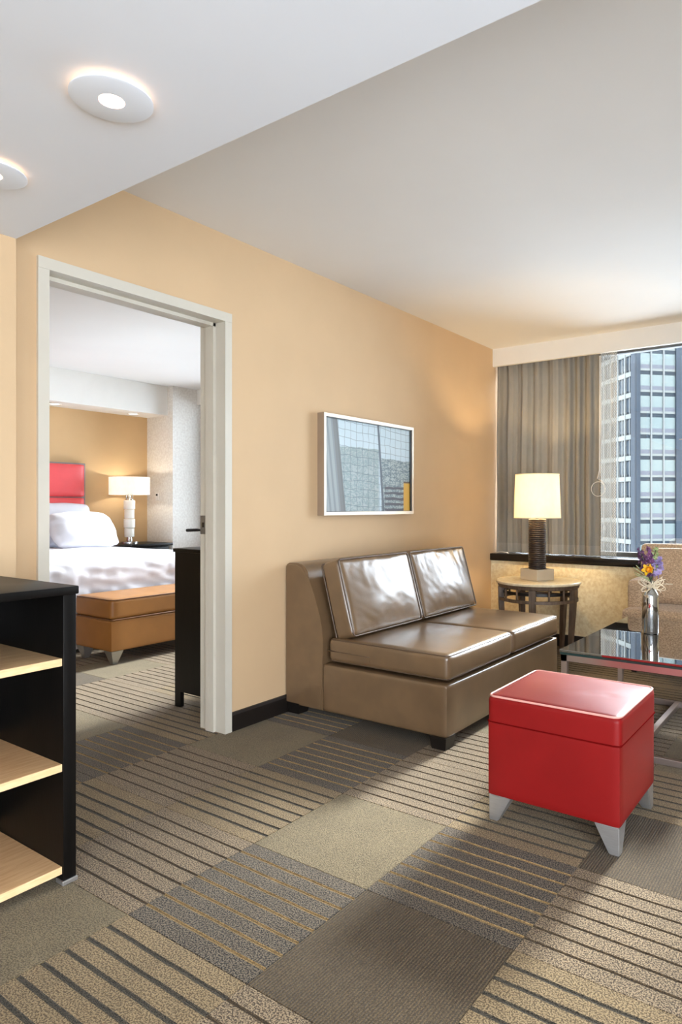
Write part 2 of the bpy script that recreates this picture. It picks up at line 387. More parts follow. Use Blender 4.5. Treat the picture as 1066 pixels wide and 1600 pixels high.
# walls
def wallobj(name, boxes, m, label):
    bm = bmesh.new()
    for b in boxes: box(bm, *b)
    return stru(link(name, bm, m), label)
wl = wallobj('wall_left', [(WB, W, 1.247, D0 - 0.02, 0, CE), (WB, W, D1 + 0.02, 5.95, 0, CE), (WB, W, D0 - 0.02, D1 + 0.02, DH + 0.02, CE)], [M['wall']], 'tan wallpapered wall with the bedroom doorway and framed picture')
wallobj('wall_entry', [(WB, -2.579, -1.6, 1.247, 0, CE)], M['wall'], 'lighter tan wall return at the far left beside the dark bookcase')
wallobj('wall_right', [(2.3, 2.42, 0.4, 5.95, 0, CE), (2.3, 2.42, -1.6, -1.5, 0, CE), (2.3, 2.42, -1.5, 0.4, 0, 0.05), (2.3, 2.42, -1.5, 0.4, 1.85, CE)], M['white'], 'white wall right of the frame with an added side opening for fill light')  # unseen wall, white to limit warm bounce; opening added to admit fill light
wallobj('wall_back', [(WB, 0.45, -1.72, -1.6, 0, CE), (2.05, 2.42, -1.72, -1.6, 0, CE), (0.45, 2.05, -1.72, -1.6, 0, 0.05), (0.45, 2.05, -1.72, -1.6, 1.85, CE)], M['white'], 'white wall behind the viewer with an added opening for fill light')  # unseen too, white for neutral bounce, with an opening added as fill
WX0, WX1 = -2.70, 0.0
wallobj('wall_window', [(W, 2.3, 5.78, 5.95, 2.56, CE + 0.1), (WX1, 2.3, 5.78, 5.95, 0, 2.56), (W, WX1, 5.78, 5.95, 0, 0.74)], M['white'], 'window wall around the big living room window')
wallobj('wall_below_sill', [(W, 2.3, 5.50, 5.78, 0, 0.703)], M['textured'], 'cream textured wall below the black window sill')
ce = wallobj('ceiling', [(WB, 2.42, -1.72, 5.95, CE, CE + 0.1)], M['ceil'], 'pale main ceiling of the living room')
wallobj('trim_1', [(-2.579, 2.3, -1.6, 1.247, 2.196, CE)], M['soffit'], 'dropped white soffit holding the round downlights')
wallobj('trim_2', [(W, 2.3, 5.533, 5.57, 2.469, CE)], M['white'], 'cream curtain valance along the top of the window')
o = bx('trim_3', (W, 2.3, 5.475, 5.78, 0.703, 0.766), M['black'], None, 0.006); stru(o, 'glossy black window sill')
def baseboard(name, x0, x1, y0, y1, label, axis):
    bm = bmesh.new()
    d = 0.014
    if axis == 'Y':
        prism(bm, [(0, 0), (d, 0), (d, 0.085), (d * 0.6, 0.098), (0, 0.1)], lambda p: (x0 + p[0], y0, p[1]), lambda p: (x0 + p[0], y1, p[1]))
    else:
        prism(bm, [(0, 0), (d, 0), (d, 0.085), (d * 0.6, 0.098), (0, 0.1)], lambda p: (x0, y0 - p[0], p[1]), lambda p: (x1, y0 - p[0], p[1]))
    return stru(link(name, bm, M['basebd']), label)
baseboard('baseboard_left', W, 0, D1 + 0.048, 5.5, 'dark baseboard along the tan wall behind the sofa', 'Y')
baseboard('baseboard_left', W, 0, 1.247, D0 - 0.048, 'short dark baseboard left of the doorway', 'Y')
baseboard('baseboard_window', W + 0.014, 2.3, 5.5, 0, 'dark baseboard under the window sill wall', 'X')

# window 1
wi = stru(thing('window_1', None, None, (-1.3, 5.85, 0.75)), 'large living room window looking onto an office tower')
fr = bmesh.new()
for b in ((WX0, WX1, 5.80, 5.86, 2.50, 2.56), (WX0, WX1, 5.80, 5.86, 0.74, 0.80), (WX0, WX0 + 0.05, 5.80, 5.86, 0.80, 2.50), (WX1 - 0.05, WX1, 5.80, 5.86, 0.80, 2.50)): box(fr, *b)
link('window_frame', fr, M['winframe'], wi)
bx('window_pane', (WX0 + 0.05, WX1 - 0.05, 5.828, 5.834, 0.80, 2.50), M['glass'], wi)

# door frame (the leaf is folded away into the bedroom)
dr = stru(thing('door_1', None, None, (W, (D0 + D1) / 2, 0)), 'cream painted metal frame of the open bedroom doorway')
def jamb(name, y0, y1, s):
    bm = bmesh.new()            # s=+1: right jamb, face at y0 ; profile in (x, y)
    a = y0
    poly = [(W + 0.014, a), (W + 0.014, a + s * 0.046), (W, a + s * 0.046), (W, a + s * 0.019), (WB, a + s * 0.019), (WB, a + s * 0.046), (WB - 0.014, a + s * 0.046), (WB - 0.014, a),
            (WB + 0.045, a), (WB + 0.045, a - s * 0.016), (WB + 0.108, a - s * 0.016), (WB + 0.108, a)]
    prism(bm, poly, lambda p: (p[0], p[1], 0), lambda p: (p[0], p[1], DH - 0.0005))
    return link(name, bm, M['frame'], dr)
jamb('door_jamb', D1, 0, 1); jamb('door_jamb', D0, 0, -1)
bm = bmesh.new(); a = DH
poly = [(W + 0.015, a), (W + 0.015, a + 0.047), (W, a + 0.047), (W, a + 0.019), (WB, a + 0.019), (WB, a + 0.047), (WB - 0.015, a + 0.047), (WB - 0.015, a - 0.001),
        (WB + 0.045, a - 0.001), (WB + 0.045, a - 0.017), (WB + 0.108, a - 0.017), (WB + 0.108, a)]
prism(bm, poly, lambda p: (p[0], D0 - 0.046, p[1]), lambda p: (p[0], D1 + 0.046, p[1]))
link('door_head', bm, M['frame'], dr)
sp_ = bx('strike_plate', (WB - 0.012, WB + 0.034, D1 - 0.003, D1, 1.045, 1.145), M['steel'], dr, 0.001)
bx('latch_hole', (WB + 0.004, WB + 0.02, D1 - 0.0045, D1 - 0.001, 1.082, 1.108), M['darkplastic'], sp_)
lv = bx('lever_handle', (WB - 0.066, WB - 0.048, D1 - 0.058, D1 + 0.02, 1.058, 1.074), M['darkplastic'], dr, 0.005); lv['label'] = 'black lever handle'
bx('handle_spindle', (WB - 0.05, WB - 0.012, D1 + 0.004, D1 + 0.018, 1.060, 1.072), M['darkplastic'], lv, 0.003)

# bedroom shell
BX = -7.2
wallobj('wall_headboard', [(BX - 0.12, BX, 0.4, 5.75, 0, CE)], M['bedwall'], 'tan bedroom wall behind the red headboard')
wallobj('wall_column', [(BX, -6.7, 5.046, 5.6, 0, CE)], M['bedtext'], 'white textured corner column beside the bedroom lamp')
wallobj('wall_bedroom_window', [(BX, -6.6, 5.6, 5.75, 0, CE), (-3.2, WB, 5.6, 5.75, 0, CE), (-6.6, -3.2, 5.6, 5.75, 0, 0.7), (-6.6, -3.2, 5.6, 5.75, 2.5, CE)], M['bedtext'], 'bedroom window wall beyond the white column')
wallobj('wall_bedroom_back', [(BX, WB, 0.4, 0.52, 0, CE)], M['bedwall'], 'bedroom wall hidden left of the doorway')
wallobj('ceiling', [(BX - 0.12, WB, 0.4, 5.75, CE, CE + 0.1)], M['ceil'], 'bright white bedroom ceiling seen through the doorway')
wallobj('trim_4', [(BX, -6.8, 0.52, 5.046, 2.28, CE)], M['white'], 'white bedroom soffit above the headboard')
wallobj('trim_5', [(-6.7, WB, 5.40, 5.44, 2.44, CE)], M['white'], 'white bedroom curtain valance end beyond the column')
w2 = stru(thing('window_2', None, None, (-4.9, 5.7, 0.7)), 'bedroom window out of sight right of the doorway')
fr = bmesh.new()
for b in ((-6.6, -3.2, 5.64, 5.70, 2.44, 2.5), (-6.6, -3.2, 5.64, 5.70, 0.7, 0.76), (-6.6, -6.55, 5.64, 5.70, 0.76, 2.44), (-3.25, -3.2, 5.64, 5.70, 0.76, 2.44), (-4.93, -4.87, 5.64, 5.70, 0.76, 2.44)): box(fr, *b)
link('window_frame', fr, M['winframe'], w2)
bx('window_pane', (-6.55, -3.25, 5.668, 5.674, 0.76, 2.44), M['glass'], w2)

# ------------------------------------------------------------------ sofa
so = thing('sofa', 'bronze brown leather armless two seat sofa against the tan wall under the picture', 'sofa', (-2.2, 3.56, 0))
Y0, Y1 = 2.824, 4.298
bm = bmesh.new()
prof = [(-2.722, 0.056), (-2.722, 0.845), (-2.712, 0.861), (-2.695, 0.868), (-2.635, 0.870), (-2.60, 0.862), (-2.575, 0.846), (-2.556, 0.822), (-2.535, 0.78), (-2.505, 0.715), (-2.478, 0.645), (-2.455, 0.578), (-2.440, 0.51), (-2.433, 0.456), (-2.433, 0.38), (-2.438, 0.313), (-2.442, 0.2), (-2.442, 0.056)]
prism(bm, prof, lambda p: (p[0], Y0, p[1]), lambda p: (p[0], Y1, p[1]))
es = [e_ for f in bm.faces if len(f.verts) > 6 for e_ in f.edges]
bmesh.ops.bevel(bm, geom=es, offset=0.012, segments=3, affect='EDGES', clamp_overlap=True)
autosmooth(link('backrest', bm, M['leather'], so), 40)
def basedisp(p, u): return p
b_ = softbox(0.80, Y1 - Y0, 0.264, 0.016, 16, (0.004, 0, 0)); xf(b_, Matrix.Translation((-2.038, 3.561, 0.188)))
autosmooth(link('seat_base', b_, M['leather'], so), 60)
def seat_cushion(y0, y1, name):
    def dsp(p, u):
        p.z += 0.003 * nz(p.x * 5, p.y * 5 + y0 * 7, 1) * (1 if u.z > 0 else 0.3)
        return p
    bm = softbox(0.765, y1 - y0, 0.13, 0.028, 26, (0.006, 0.003, 0.010), dsp); cx_, cy_ = -2.0145, (y0 + y1) / 2
    xf(bm, Matrix.Translation((cx_, cy_, 0.402)))
    o = autosmooth(link(name, bm, M['leather'], so), 60)
    pb = bmesh.new(); hx, hy = 0.765 / 2 - 0.008, (y1 - y0) / 2 - 0.008
    for zz in (0.402 + 0.057, 0.402 - 0.057):
        pts = []
        for (sx, sy, a0) in ((1, 1, 0), (-1, 1, 90), (-1, -1, 180), (1, -1, 270)):
            for q in range(5):
                a_ = math.radians(a0 + q * 22.5); rr = 0.022
                pts.append((cx_ + sx * (hx - rr) + rr * math.cos(a_), cy_ + sy * (hy - rr) + rr * math.sin(a_), zz))
        tube(pb, pts, 0.0042, 6, True)
    link('piping', pb, M['leather_pipe'], o, True)
    return o
sc1 = seat_cushion(Y0 + 0.002, 3.573, 'seat_cushion'); seat_cushion(3.577, Y1 - 0.002, 'seat_cushion')
# stitched handle patch on the cushion's end
pb = bmesh.new(); yy = Y0 + 0.001
tube(pb, [(-2.40, yy, 0.398), (-2.30, yy, 0.399), (-2.15, yy, 0.397), (-2.11, yy, 0.396)], 0.003, 6)
tube(pb, [(-2.11, yy, 0.425), (-2.11, yy, 0.396), (-2.11, yy, 0.37)], 0.0018, 6)
link('side_seam', pb, M['leather_pipe'], sc1, True)
def back_cushion(y0, y1, seed):
    wd, ht, tk = y1 - y0, 0.435, 0.135
    def dsp(p, u):
        if u.x > 0.2:
            top = max(0, u.z) ** 0.8; edge = (1 - abs(u.y) ** 4)
            s = nz(p.y * 26 + seed * 9 + 2.0 * nz(p.z * 5, seed, 0), p.z * 2.2, seed)
            p.x += ((0.004 if seed < 2 else 0.010) * top * s + 0.005 * (1 - abs(u.z) ** 3) * nz(p.y * 5 + seed, p.z * 6 + p.y * 4, 3.1)) * edge * min(1, u.x)
            s2 = abs(nz(p.y * 9 + p.z * 14, p.z * 4 - p.y * 6, seed + 5))
            p.x -= 0.002 * max(0, 0.16 - s2) / 0.16 * edge
        p.z += 0.012 * nz(p.y * 5, seed, 2) * (u.z > 0.6)
        return p
    bm = softbox(tk, wd, ht, 0.030, 40, (0.030, 0.006, 0.006), dsp)
    xf(bm, Matrix.Translation((-2.353, (y0 + y1) / 2, 0.678)) @ Matrix.Rotation(math.radians(-15.5), 4, 'Y'))
    o = autosmooth(link('back_cushion', bm, M['leather'], so), 70)
    pb = bmesh.new()
    for sx in (0.0625, -0.0625):
        pts = []
        hy, hz, rr = wd / 2 - 0.004, ht / 2 - 0.004, 0.018
        for (sy, sz, a0) in ((1, 1, 0), (-1, 1, 90), (-1, -1, 180), (1, -1, 270)):
            for q in range(6):
                a_ = math.radians(a0 + q * 18); pts.append((sx, sy * (hy - rr) + rr * math.cos(a_), sz * (hz - rr) + rr * math.sin(a_)))
        tube(pb, pts, 0.0045, 6, True)
    xf(pb, Matrix.Translation((-2.353, (y0 + y1) / 2, 0.678)) @ Matrix.Rotation(math.radians(-15.5), 4, 'Y'))
    link('piping', pb, M['leather_pipe'], o, True)
back_cushion(2.850, 3.548, 1.0); back_cushion(3.566, 4.275, 4.0)
for (x, y) in ((-1.685, 2.86), (-1.685, 4.262), (-2.67, 2.88), (-2.67, 4.24)):
    bm = bmesh.new(); vs = box(bm, x - 0.048, x + 0.048, y - 0.048 , y + 0.048, 0, 0.062)
    for v in vs:
        if v.co.z < 0.01: v.co.x = x + (v.co.x - x) * 0.82; v.co.y = y + (v.co.y - y) * 0.82
    link('foot', bm, M['darkfoot'], so)

# ------------------------------------------------------------------ red ottoman
def leg_wedge(bm, cx_, cy_, sx, sy, z1, top, bot):
    """tapered corner leg: the outer corner stays put, inner edges slope in"""
    for (z, s) in ((0.0, bot), (z1, top)):
        pass
    lo = [bm.verts.new((cx_ - sx * a_, cy_ - sy * b_, 0)) for a_, b_ in ((0, 0), (bot, 0), (bot, bot), (0, bot))]
    hi = [bm.verts.new((cx_ - sx * a_, cy_ - sy * b_, z1)) for a_, b_ in ((0, 0), (top, 0), (top, top), (0, top))]
    bm.faces.new(lo); bm.faces.new(hi)
    for i in range(4): bm.faces.new((lo[i], lo[(i + 1) % 4], hi[(i + 1) % 4], hi[i]))
    bmesh.ops.bevel(bm, geom=list(bm.edges), offset=0.003, segments=2, affect='EDGES')
ot = thing('ottoman', 'red leather cube ottoman with splayed silver metal legs in front of the sofa', 'ottoman', (-0.907, 2.545, 0))
ox0, ox1, oy0, oy1 = -1.157, -0.657, 2.302, 2.778
bm = softbox(ox1 - ox0, oy1 - oy0, 0.292, 0.010, 12, (0.002, 0.002, 0)); xf(bm, Matrix.Translation(((ox0 + ox1) / 2, (oy0 + oy1) / 2, 0.096 + 0.146)))
autosmooth(link('body', bm, M['red'], ot), 50)
def odsp(p, u):
    if u.z > 0.5:
        e_ = (1 - abs(u.x) ** 6) * (1 - abs(u.y) ** 6)
        cr = abs(p.y + 0.02 - 0.25 * (p.x - 0.11)); 
        p.z -= 0.006 * math.exp(-(cr / 0.008) ** 2) * math.exp(-((p.x - 0.12) / 0.06) ** 2)
        p.z += 0.0025 * nz(p.x * 6, p.y * 6, 2) * e_
        rr = math.hypot(p.x - 0.02, p.y + 0.06); p.z += 0.0010 * math.exp(-((rr - 0.045) / 0.006) ** 2)
    return p
bm = softbox(ox1 - ox0 + 0.004, oy1 - oy0 + 0.004, 0.118, 0.022, 30, (0.001, 0.001, 0.012), odsp); xf(bm, Matrix.Translation(((ox0 + ox1) / 2, (oy0 + oy1) / 2, 0.417)))
lid = autosmooth(link('lid', bm, M['red'], ot), 50)
pb = bmesh.new()
def loop(bm, x0, x1, y0, y1, z, rr, r, fn=None):
    pts = []
    for (cx_, cy_, a0) in ((x1 - rr, y1 - rr, 0), (x0 + rr, y1 - rr, 90), (x0 + rr, y0 + rr, 180), (x1 - rr, y0 + rr, 270)):
        for q in range(6):
            a_ = math.radians(a0 + q * 18); pts.append((cx_ + rr * math.cos(a_), cy_ + rr * math.sin(a_), z))
    tube(bm, pts, r, 8, True)
loop(pb, ox0 + 0.002, ox1 - 0.002, oy0 + 0.002, oy1 - 0.002, 0.4735, 0.03, 0.0042)
link('piping', pb, M['redpipe'], lid, True)
pb = bmesh.new(); loop(pb, ox0 - 0.001, ox1 + 0.001, oy0 - 0.001, oy1 + 0.001, 0.3770, 0.012, 0.0030)
link('lid_seam', pb, M['redseam'], lid, True)
for (x, y, sx, sy) in ((ox1, oy0, 1, -1), (ox0, oy0, -1, -1), (ox1, oy1, 1, 1), (ox0, oy1, -1, 1)):
    bm = bmesh.new(); leg_wedge(bm, x - sx * 0.004, y - sy * 0.004, sx, sy, 0.098, 0.088, 0.036)
    link('leg', bm, M['alu'], ot)

# ------------------------------------------------------------------ coffee table
ct = thing('coffee_table', 'low coffee table with smoked glass top on a satin steel frame', 'table', (-0.86, 3.83, 0))
TX0, TX1, TY0, TY1 = -1.225, -0.495, 3.235, 4.44
bx('glass_top', (TX0, TX1, TY0, TY1, 0.4635, 0.4755), M['tableglass'], ct, 0.0015, 1)
bm = bmesh.new(); t_ = 0.008
for b in ((TX0 + 0.002, TX1 - 0.002, TY0 + 0.002, TY0 + 0.045, 0.4515, 0.4625), (TX0 + 0.002, TX1 - 0.002, TY1 - 0.045, TY1 - 0.002, 0.4515, 0.4625), (TX0 + 0.002, TX0 + 0.045, TY0 + 0.045, TY1 - 0.045, 0.4515, 0.4625), (TX1 - 0.045, TX1 - 0.002, TY0 + 0.045, TY1 - 0.045, 0.4515, 0.4625)): box(bm, *b)
link('glass_rim', bm, M['tableedge'], ct)
bm = bmesh.new(); z0, z1 = 0.420, 0.4505
FX0, FX1, FY0, FY1 = TX0 + 0.006, TX1 - 0.006, TY0 + 0.006, 4.245
for b in ((FX0, FX1, FY0, FY0 + 0.03, z0, z1), (FX0, FX1, FY1 - 0.03, FY1, z0, z1), (FX0, FX0 + 0.03, FY0, TY1 - 0.03, z0, z1), (FX1 - 0.03, FX1, FY0, TY1 - 0.03, z0, z1)): box(bm, *b)
link('top_frame', bm, M['tableframe'], ct)
for x in (FX0, FX1 - 0.03):
    for y in (FY0, FY1 - 0.03): bx('leg', (x, x + 0.03, y, y + 0.03, 0.0, z0), M['tableframe'], ct, 0.002, 1)
for (d_) in ((FX0 + 0.03, FX1 - 0.03, FY0, FY0 + 0.03, 0.0, 0.03), (FX0 + 0.03, FX1 - 0.03, FY1 - 0.03, FY1, 0.0, 0.03), (-0.885, -0.855, FY0 + 0.03, FY1 - 0.03, 0.0, 0.03)):
    bx('floor_rail', d_, M['tableframe'], ct, 0.002, 1)

# ------------------------------------------------------------------ round side table
STX, STY = -2.10, 5.08
st = thing('side_table', 'round side table with cream stone top and curved grey wood legs in the corner', 'table', (STX, STY, 0))
bm = bmesh.new(); lathe(bm, [(0.325, 0.577), (0.335, 0.581), (0.336, 0.594), (0.331, 0.60)], 64, (STX, STY, 0)); autosmooth(link('table_top', bm, M['stone'], st))
bm = bmesh.new(); lathe(bm, [(0.30, 0.545), (0.318, 0.551), (0.326, 0.5765)], 64, (STX, STY, 0)); autosmooth(link('apron', bm, M['greywood'], st))
bm = bmesh.new(); ring = [(STX + 0.302 * math.cos(a_), STY + 0.302 * math.sin(a_), 0.455) for a_ in [2 * PI * i / 48 for i in range(48)]]
for i in range(48):
    pass
lathe(bm, [(0.288, 0.444), (0.314, 0.444), (0.314, 0.466), (0.288, 0.466), (0.288, 0.444)], 64, (STX, STY, 0), False); autosmooth(link('ring_stretcher', bm, M['greywood'], st))
bm = bmesh.new(); lathe(bm, [(0.27, 0.500), (0.285, 0.500), (0.285, 0.522), (0.27, 0.522), (0.27, 0.5)], 64, (STX, STY, 0), False)
link('inner_ring', bm, M['darkfoot'], st)
base_a = math.atan2(-STY, -STX)
for q in range(5):
    a_ = math.radians(-76 + q * 72); ca, sa = math.cos(a_), math.sin(a_)
    bm = bmesh.new(); prev = None
    secs = []
    for (z, r0, wd, dp) in ((0.0, 0.270, 0.030, 0.030), (0.2, 0.282, 0.038, 0.036), (0.42, 0.296, 0.05, 0.044), (0.548, 0.297, 0.054, 0.046)):
        c = Vector((STX + r0 * ca, STY + r0 * sa, z)); t = Vector((-sa, ca, 0)); r_ = Vector((ca, sa, 0))
        secs.append([bm.verts.new(c + t * sx * wd / 2 + r_ * sy * dp / 2) for sx, sy in ((-1, -1), (1, -1), (1, 1), (-1, 1))])
    for a, b in zip(secs, secs[1:]):
        for i in range(4): bm.faces.new((a[i], a[(i + 1) % 4], b[(i + 1) % 4], b[i]))
    bm.faces.new(secs[0]); bm.faces.new(secs[-1])
    bmesh.ops.bevel(bm, geom=[e_ for e_ in bm.edges if abs(e_.verts[0].co.z - e_.verts[1].co.z) > 0.05], offset=0.005, segments=2, affect='EDGES')
    link('leg', bm, M['greywood'], st)
    a2 = a_ + math.radians(36)
    for da in (-0.13, 0.13) :
        ca2, sa2 = math.cos(a2 + da * 1.6), math.sin(a2 + da * 1.6)
        bm = bmesh.new(); tube(bm, [(STX + 0.300 * ca2, STY + 0.300 * sa2, 0.462), (STX + 0.300 * ca2, STY + 0.300 * sa2, 0.549)], 0.009, 8)
        link('spindle', bm, M['greywood'], st, True)

# table lamp on it
LX, LY = -2.115, 5.095
tl = thing('table_lamp', 'lit table lamp with cream drum shade, dark ribbed column and square pewter base', 'lamp', (LX, LY, 0.60))
bm = bmesh.new(); box(bm, -0.095, 0.095, -0.095, 0.095, 0.0, 0.088, 0.004); xf(bm, Matrix.Translation((LX, LY, 0.6002)) @ Matrix.Rotation(math.radians(22.6 + 45), 4, 'Z'))
link('lamp_base', bm, M['lampblock'], tl)
bm = bmesh.new(); prof = [(0.06, 0.0)]
nr = 24
for i in range(nr):
    z = 0.002 + i * 0.40 / nr; s = 0.40 / nr
    prof += [(0.064, z), (0.070, z + s * 0.22), (0.071, z + s * 0.5), (0.070, z + s * 0.78), (0.064, z + s)]
prof += [(0.05, 0.404)]
lathe(bm, prof, 40, (LX, LY, 0.688)); autosmooth(link('ribbed_column', bm, M['ribbed'], tl), 50)
bm = bmesh.new(); lathe(bm, [(0.012, 0), (0.012, 0.05), (0.02, 0.055), (0.02, 0.09), (0.012, 0.095)], 16, (LX, LY, 1.09)); link('socket', bm, M['chrome'], tl, True)
bm = bmesh.new(); bmesh.ops.create_uvsphere(bm, u_segments=16, v_segments=10, radius=0.032); xf(bm, Matrix.Translation((LX, LY, 1.225))); link('bulb', bm, M['bulb'], tl, True)
bm = bmesh.new(); lathe(bm, [(0.186, 1.098), (0.186, 1.104), (0.174, 1.446), (0.174, 1.452), (0.171, 1.452), (0.171, 1.446), (0.183, 1.104), (0.183, 1.098), (0.186, 1.098)], 64, (LX, LY, 0), False)
sh = autosmooth(link('lamp_shade', bm, M['shade'], tl))
bm = bmesh.new()
for zz, r_ in ((1.450, 0.174), (1.100, 0.186)): tube(bm, [(LX + r_ * math.cos(2 * PI * i / 48), LY + r_ * math.sin(2 * PI * i / 48), zz) for i in range(48)], 0.003, 6, True)
for i in range(3):
    a_ = i * 2 * PI / 3; tube(bm, [(LX, LY, 1.40), (LX + 0.172 * math.cos(a_), LY + 0.172 * math.sin(a_), 1.447)], 0.002, 5)
tube(bm, [(LX, LY, 1.185), (LX + 0.045, LY, 1.22), (LX + 0.045, LY, 1.36), (LX, LY, 1.40)], 0.002, 5)
link('shade_trim', bm, M['shade'], sh, True)
def lampbulb(name, loc, power, col, parent, r=0.04):
    l = bpy.data.lights.new(name, 'POINT'); l.energy = power; l.color = col; l.shadow_soft_size = r
    o = bpy.data.objects.new(name, l); C.objects.link(o); o.location = loc; o.parent = parent; o.matrix_parent_inverse = Matrix.Translation(-parent.location)
lampbulb('lamp_glow', (LX, LY, 1.29), 30, (1.0, 0.73, 0.40), tl, 0.03)

# ------------------------------------------------------------------ armchair
ac = thing('armchair', 'tan patterned fabric armchair with dark feet under the window behind the coffee table', 'armchair', (-0.9, 5.1, 0))
AX0, AX1 = -1.36, -0.50
def fab(name, dims, r, bul=(0, 0, 0), tilt=0, n=14):
    x0, x1, y0, y1, z0, z1 = dims
    bm = softbox(x1 - x0, y1 - y0, z1 - z0, r, n, bul)
    xf(bm, Matrix.Translation(((x0 + x1) / 2, (y0 + y1) / 2, (z0 + z1) / 2)) @ Matrix.Rotation(math.radians(tilt), 4, 'X'))
    return autosmooth(link(name, bm, M['chairfab'], ac), 60)
fab('seat_base', (AX0 + 0.02, AX1 - 0.02, 4.90, 5.40, 0.19, 0.36), 0.02)
fab('armrest', (AX0, AX0 + 0.11, 4.93, 5.40, 0.17, 0.66), 0.03, (0, 0, 0.008))
fab('armrest', (AX1 - 0.11, AX1, 4.93, 5.40, 0.17, 0.66), 0.03, (0, 0, 0.008))
fab('backrest', (AX0 + 0.0, AX1 - 0.0, 5.28, 5.42, 0.17, 0.905), 0.035, (0, 0.0, 0.006), -3)
fab('seat_cushion', (AX0 - 0.005, AX1 + 0.005, 4.80, 5.285, 0.365, 0.47), 0.035, (0, 0.01, 0.012))
fab('back_cushion', (AX0 + 0.115, AX1 - 0.115, 5.16, 5.31, 0.47, 0.88), 0.05, (0, 0.03, 0.006), -6)
for (x, y) in ((AX0 + 0.05, 4.95), (AX1 - 0.05, 4.95), (AX0 + 0.05, 5.35), (AX1 - 0.05, 5.35)):
    bm = bmesh.new(); vs = box(bm, x - 0.028, x + 0.028, y - 0.028, y + 0.028, 0, 0.195)
    for v in vs:
        if v.co.z < 0.01: v.co.x = x + (v.co.x - x) * 0.6; v.co.y = y + (v.co.y - y) * 0.6
    link('leg', bm, M['darkfoot'], ac)

# ------------------------------------------------------------------ vase and flowers
VX, VY, VZ = -0.955, 3.94, 0.4757
va = thing('vase', 'clear silvery glass bottle vase tied with raffia on the glass coffee table', 'vase', (VX, VY, VZ))
bm = bmesh.new(); lathe(bm, [(0.040, 0.0), (0.045, 0.006), (0.045, 0.20), (0.042, 0.222), (0.030, 0.243), (0.020, 0.255), (0.018, 0.290), (0.021, 0.296), (0.018, 0.296), (0.0155, 0.29), (0.0165, 0.256), (0.027, 0.241), (0.0385, 0.222), (0.0415, 0.2), (0.0415, 0.012), (0.03, 0.008)], 40, (VX, VY, VZ))
autosmooth(link('glass_body', bm, M['vaseglass'], va), 60)
bm = bmesh.new(); rb = random.Random(5)
tube(bm, [(VX + 0.0205 * math.cos(t), VY + 0.0205 * math.sin(t), VZ + 0.268 + 0.002 * math.sin(3 * t)) for t in [2 * PI * i / 20 for i in range(20)]], 0.004, 6, True)
rgt = Vector((math.cos(TH), math.sin(TH), 0)); fwd = Vector((-math.sin(TH), math.cos(TH), 0)); upv = Vector((0, 0, 1))
V0 = Vector((VX, VY, VZ + 0.268)) - fwd * 0.026
for q in range(9):      # loops of the bow
    s = -1 if q % 2 else 1; L = rb.uniform(0.05, 0.078); h = rb.uniform(-0.02, 0.045); dy = rb.uniform(-0.02, 0.012)
    pts = []
    for i in range(13):
        t = 2 * PI * i / 12
        pts.append(V0 + rgt * s * L * (1 - math.cos(t)) / 2 + upv * (h * (1 - math.cos(t)) / 2 + 0.016 * math.sin(t)) + fwd * dy * (1 - math.cos(t)) / 2)
    tube(bm, pts, 0.0022, 5)
for (a, b) in ((0.115, 0.012), (0.06, 0.055), (0.075, 0.04), (-0.06, -0.02), (0.05, -0.035), (-0.035, -0.04)):
    tube(bm, [V0, V0 + rgt * a * 0.5 + upv * (b * 0.5 + 0.008), V0 + rgt * a + upv * b], 0.002, 5)
link('raffia_bow', bm, M['raffia'], va, True)
def P(px, py, back=0.0):
    """point at the bouquet from its offset seen in the view, metres right / up of the vase mouth"""
    return Vector((VX, VY, VZ)) + rgt * px + upv * py + fwd * back
def stemtube(bm, top, r=0.0022, foot=None):
    f = foot or P(0, 0.02); mouth = P(0, 0.285)
    a = (top - mouth)
    pts = [f, f.lerp(mouth, 0.5), mouth - upv * 0.03 + Vector((0, 0, 0)), mouth + upv * 0.006, mouth + a * 0.4 + upv * 0.012, top]
    pts[2].x = VX + (pts[2].x - VX) * 0.6; pts[2].y = VY + (pts[2].y - VY) * 0.6
    tube(bm, pts, r, 6)
def petal_blob(bm, c, r, rnd, n=5):
    ax = Vector((rnd.uniform(-1, 1), rnd.uniform(-1, 1), rnd.uniform(-0.3, 1))).normalized()
    u = ax.orthogonal().normalized(); v = ax.cross(u)
    for i in range(n):
        t = 2 * PI * i / n; d = (u * math.cos(t) + v * math.sin(t)); s = ax.cross(d)
        a = bm.verts.new(c); b = bm.verts.new(c + d * r * 0.6 + s * r * 0.42 + ax * r * 0.35); e_ = bm.verts.new(c + d * r + ax * r * 0.3); f = bm.verts.new(c + d * r * 0.6 - s * r * 0.42 + ax * r * 0.35)
        bm.faces.new((a, b, e_, f))
def spike(name, label, tip, length, m, count, size, rnd, foot, group):
    o = thing(name, label, 'flower', P(0, 0.02), group)
    mouth = P(0, 0.29); d = (tip - mouth).normalized()
    bm = bmesh.new(); stemtube(bm, tip, 0.0021, foot); link('stem', bm, M['stem'], o, True)
    bm = bmesh.new()
    for i in range(count):
        t = i / (count - 1); c = tip - d * length * t
        off = Vector((rnd.uniform(-1, 1), rnd.uniform(-1, 1), rnd.uniform(-0.4, 0.6))).normalized() * (0.006 + 0.016 * t) * size / 0.011
        petal_blob(bm, c + off, size * (0.55 + 0.55 * t), rnd)
    link('blossoms', bm, m, o)
rf = random.Random(11)
spike('purple_flower', 'dark purple flower spike leaning left in the vase', P(-0.066, 0.475, -0.01), 0.15, M['purple'], 46, 0.017, rf, P(0.012, 0.02), 'flowers in the vase')
spike('purple_flower', 'mauve flower spike standing upright at the middle of the bouquet', P(-0.008, 0.480, 0.02), 0.12, M['mauve'], 44, 0.018, rf, P(-0.012, 0.02, 0.01), 'flowers in the vase')
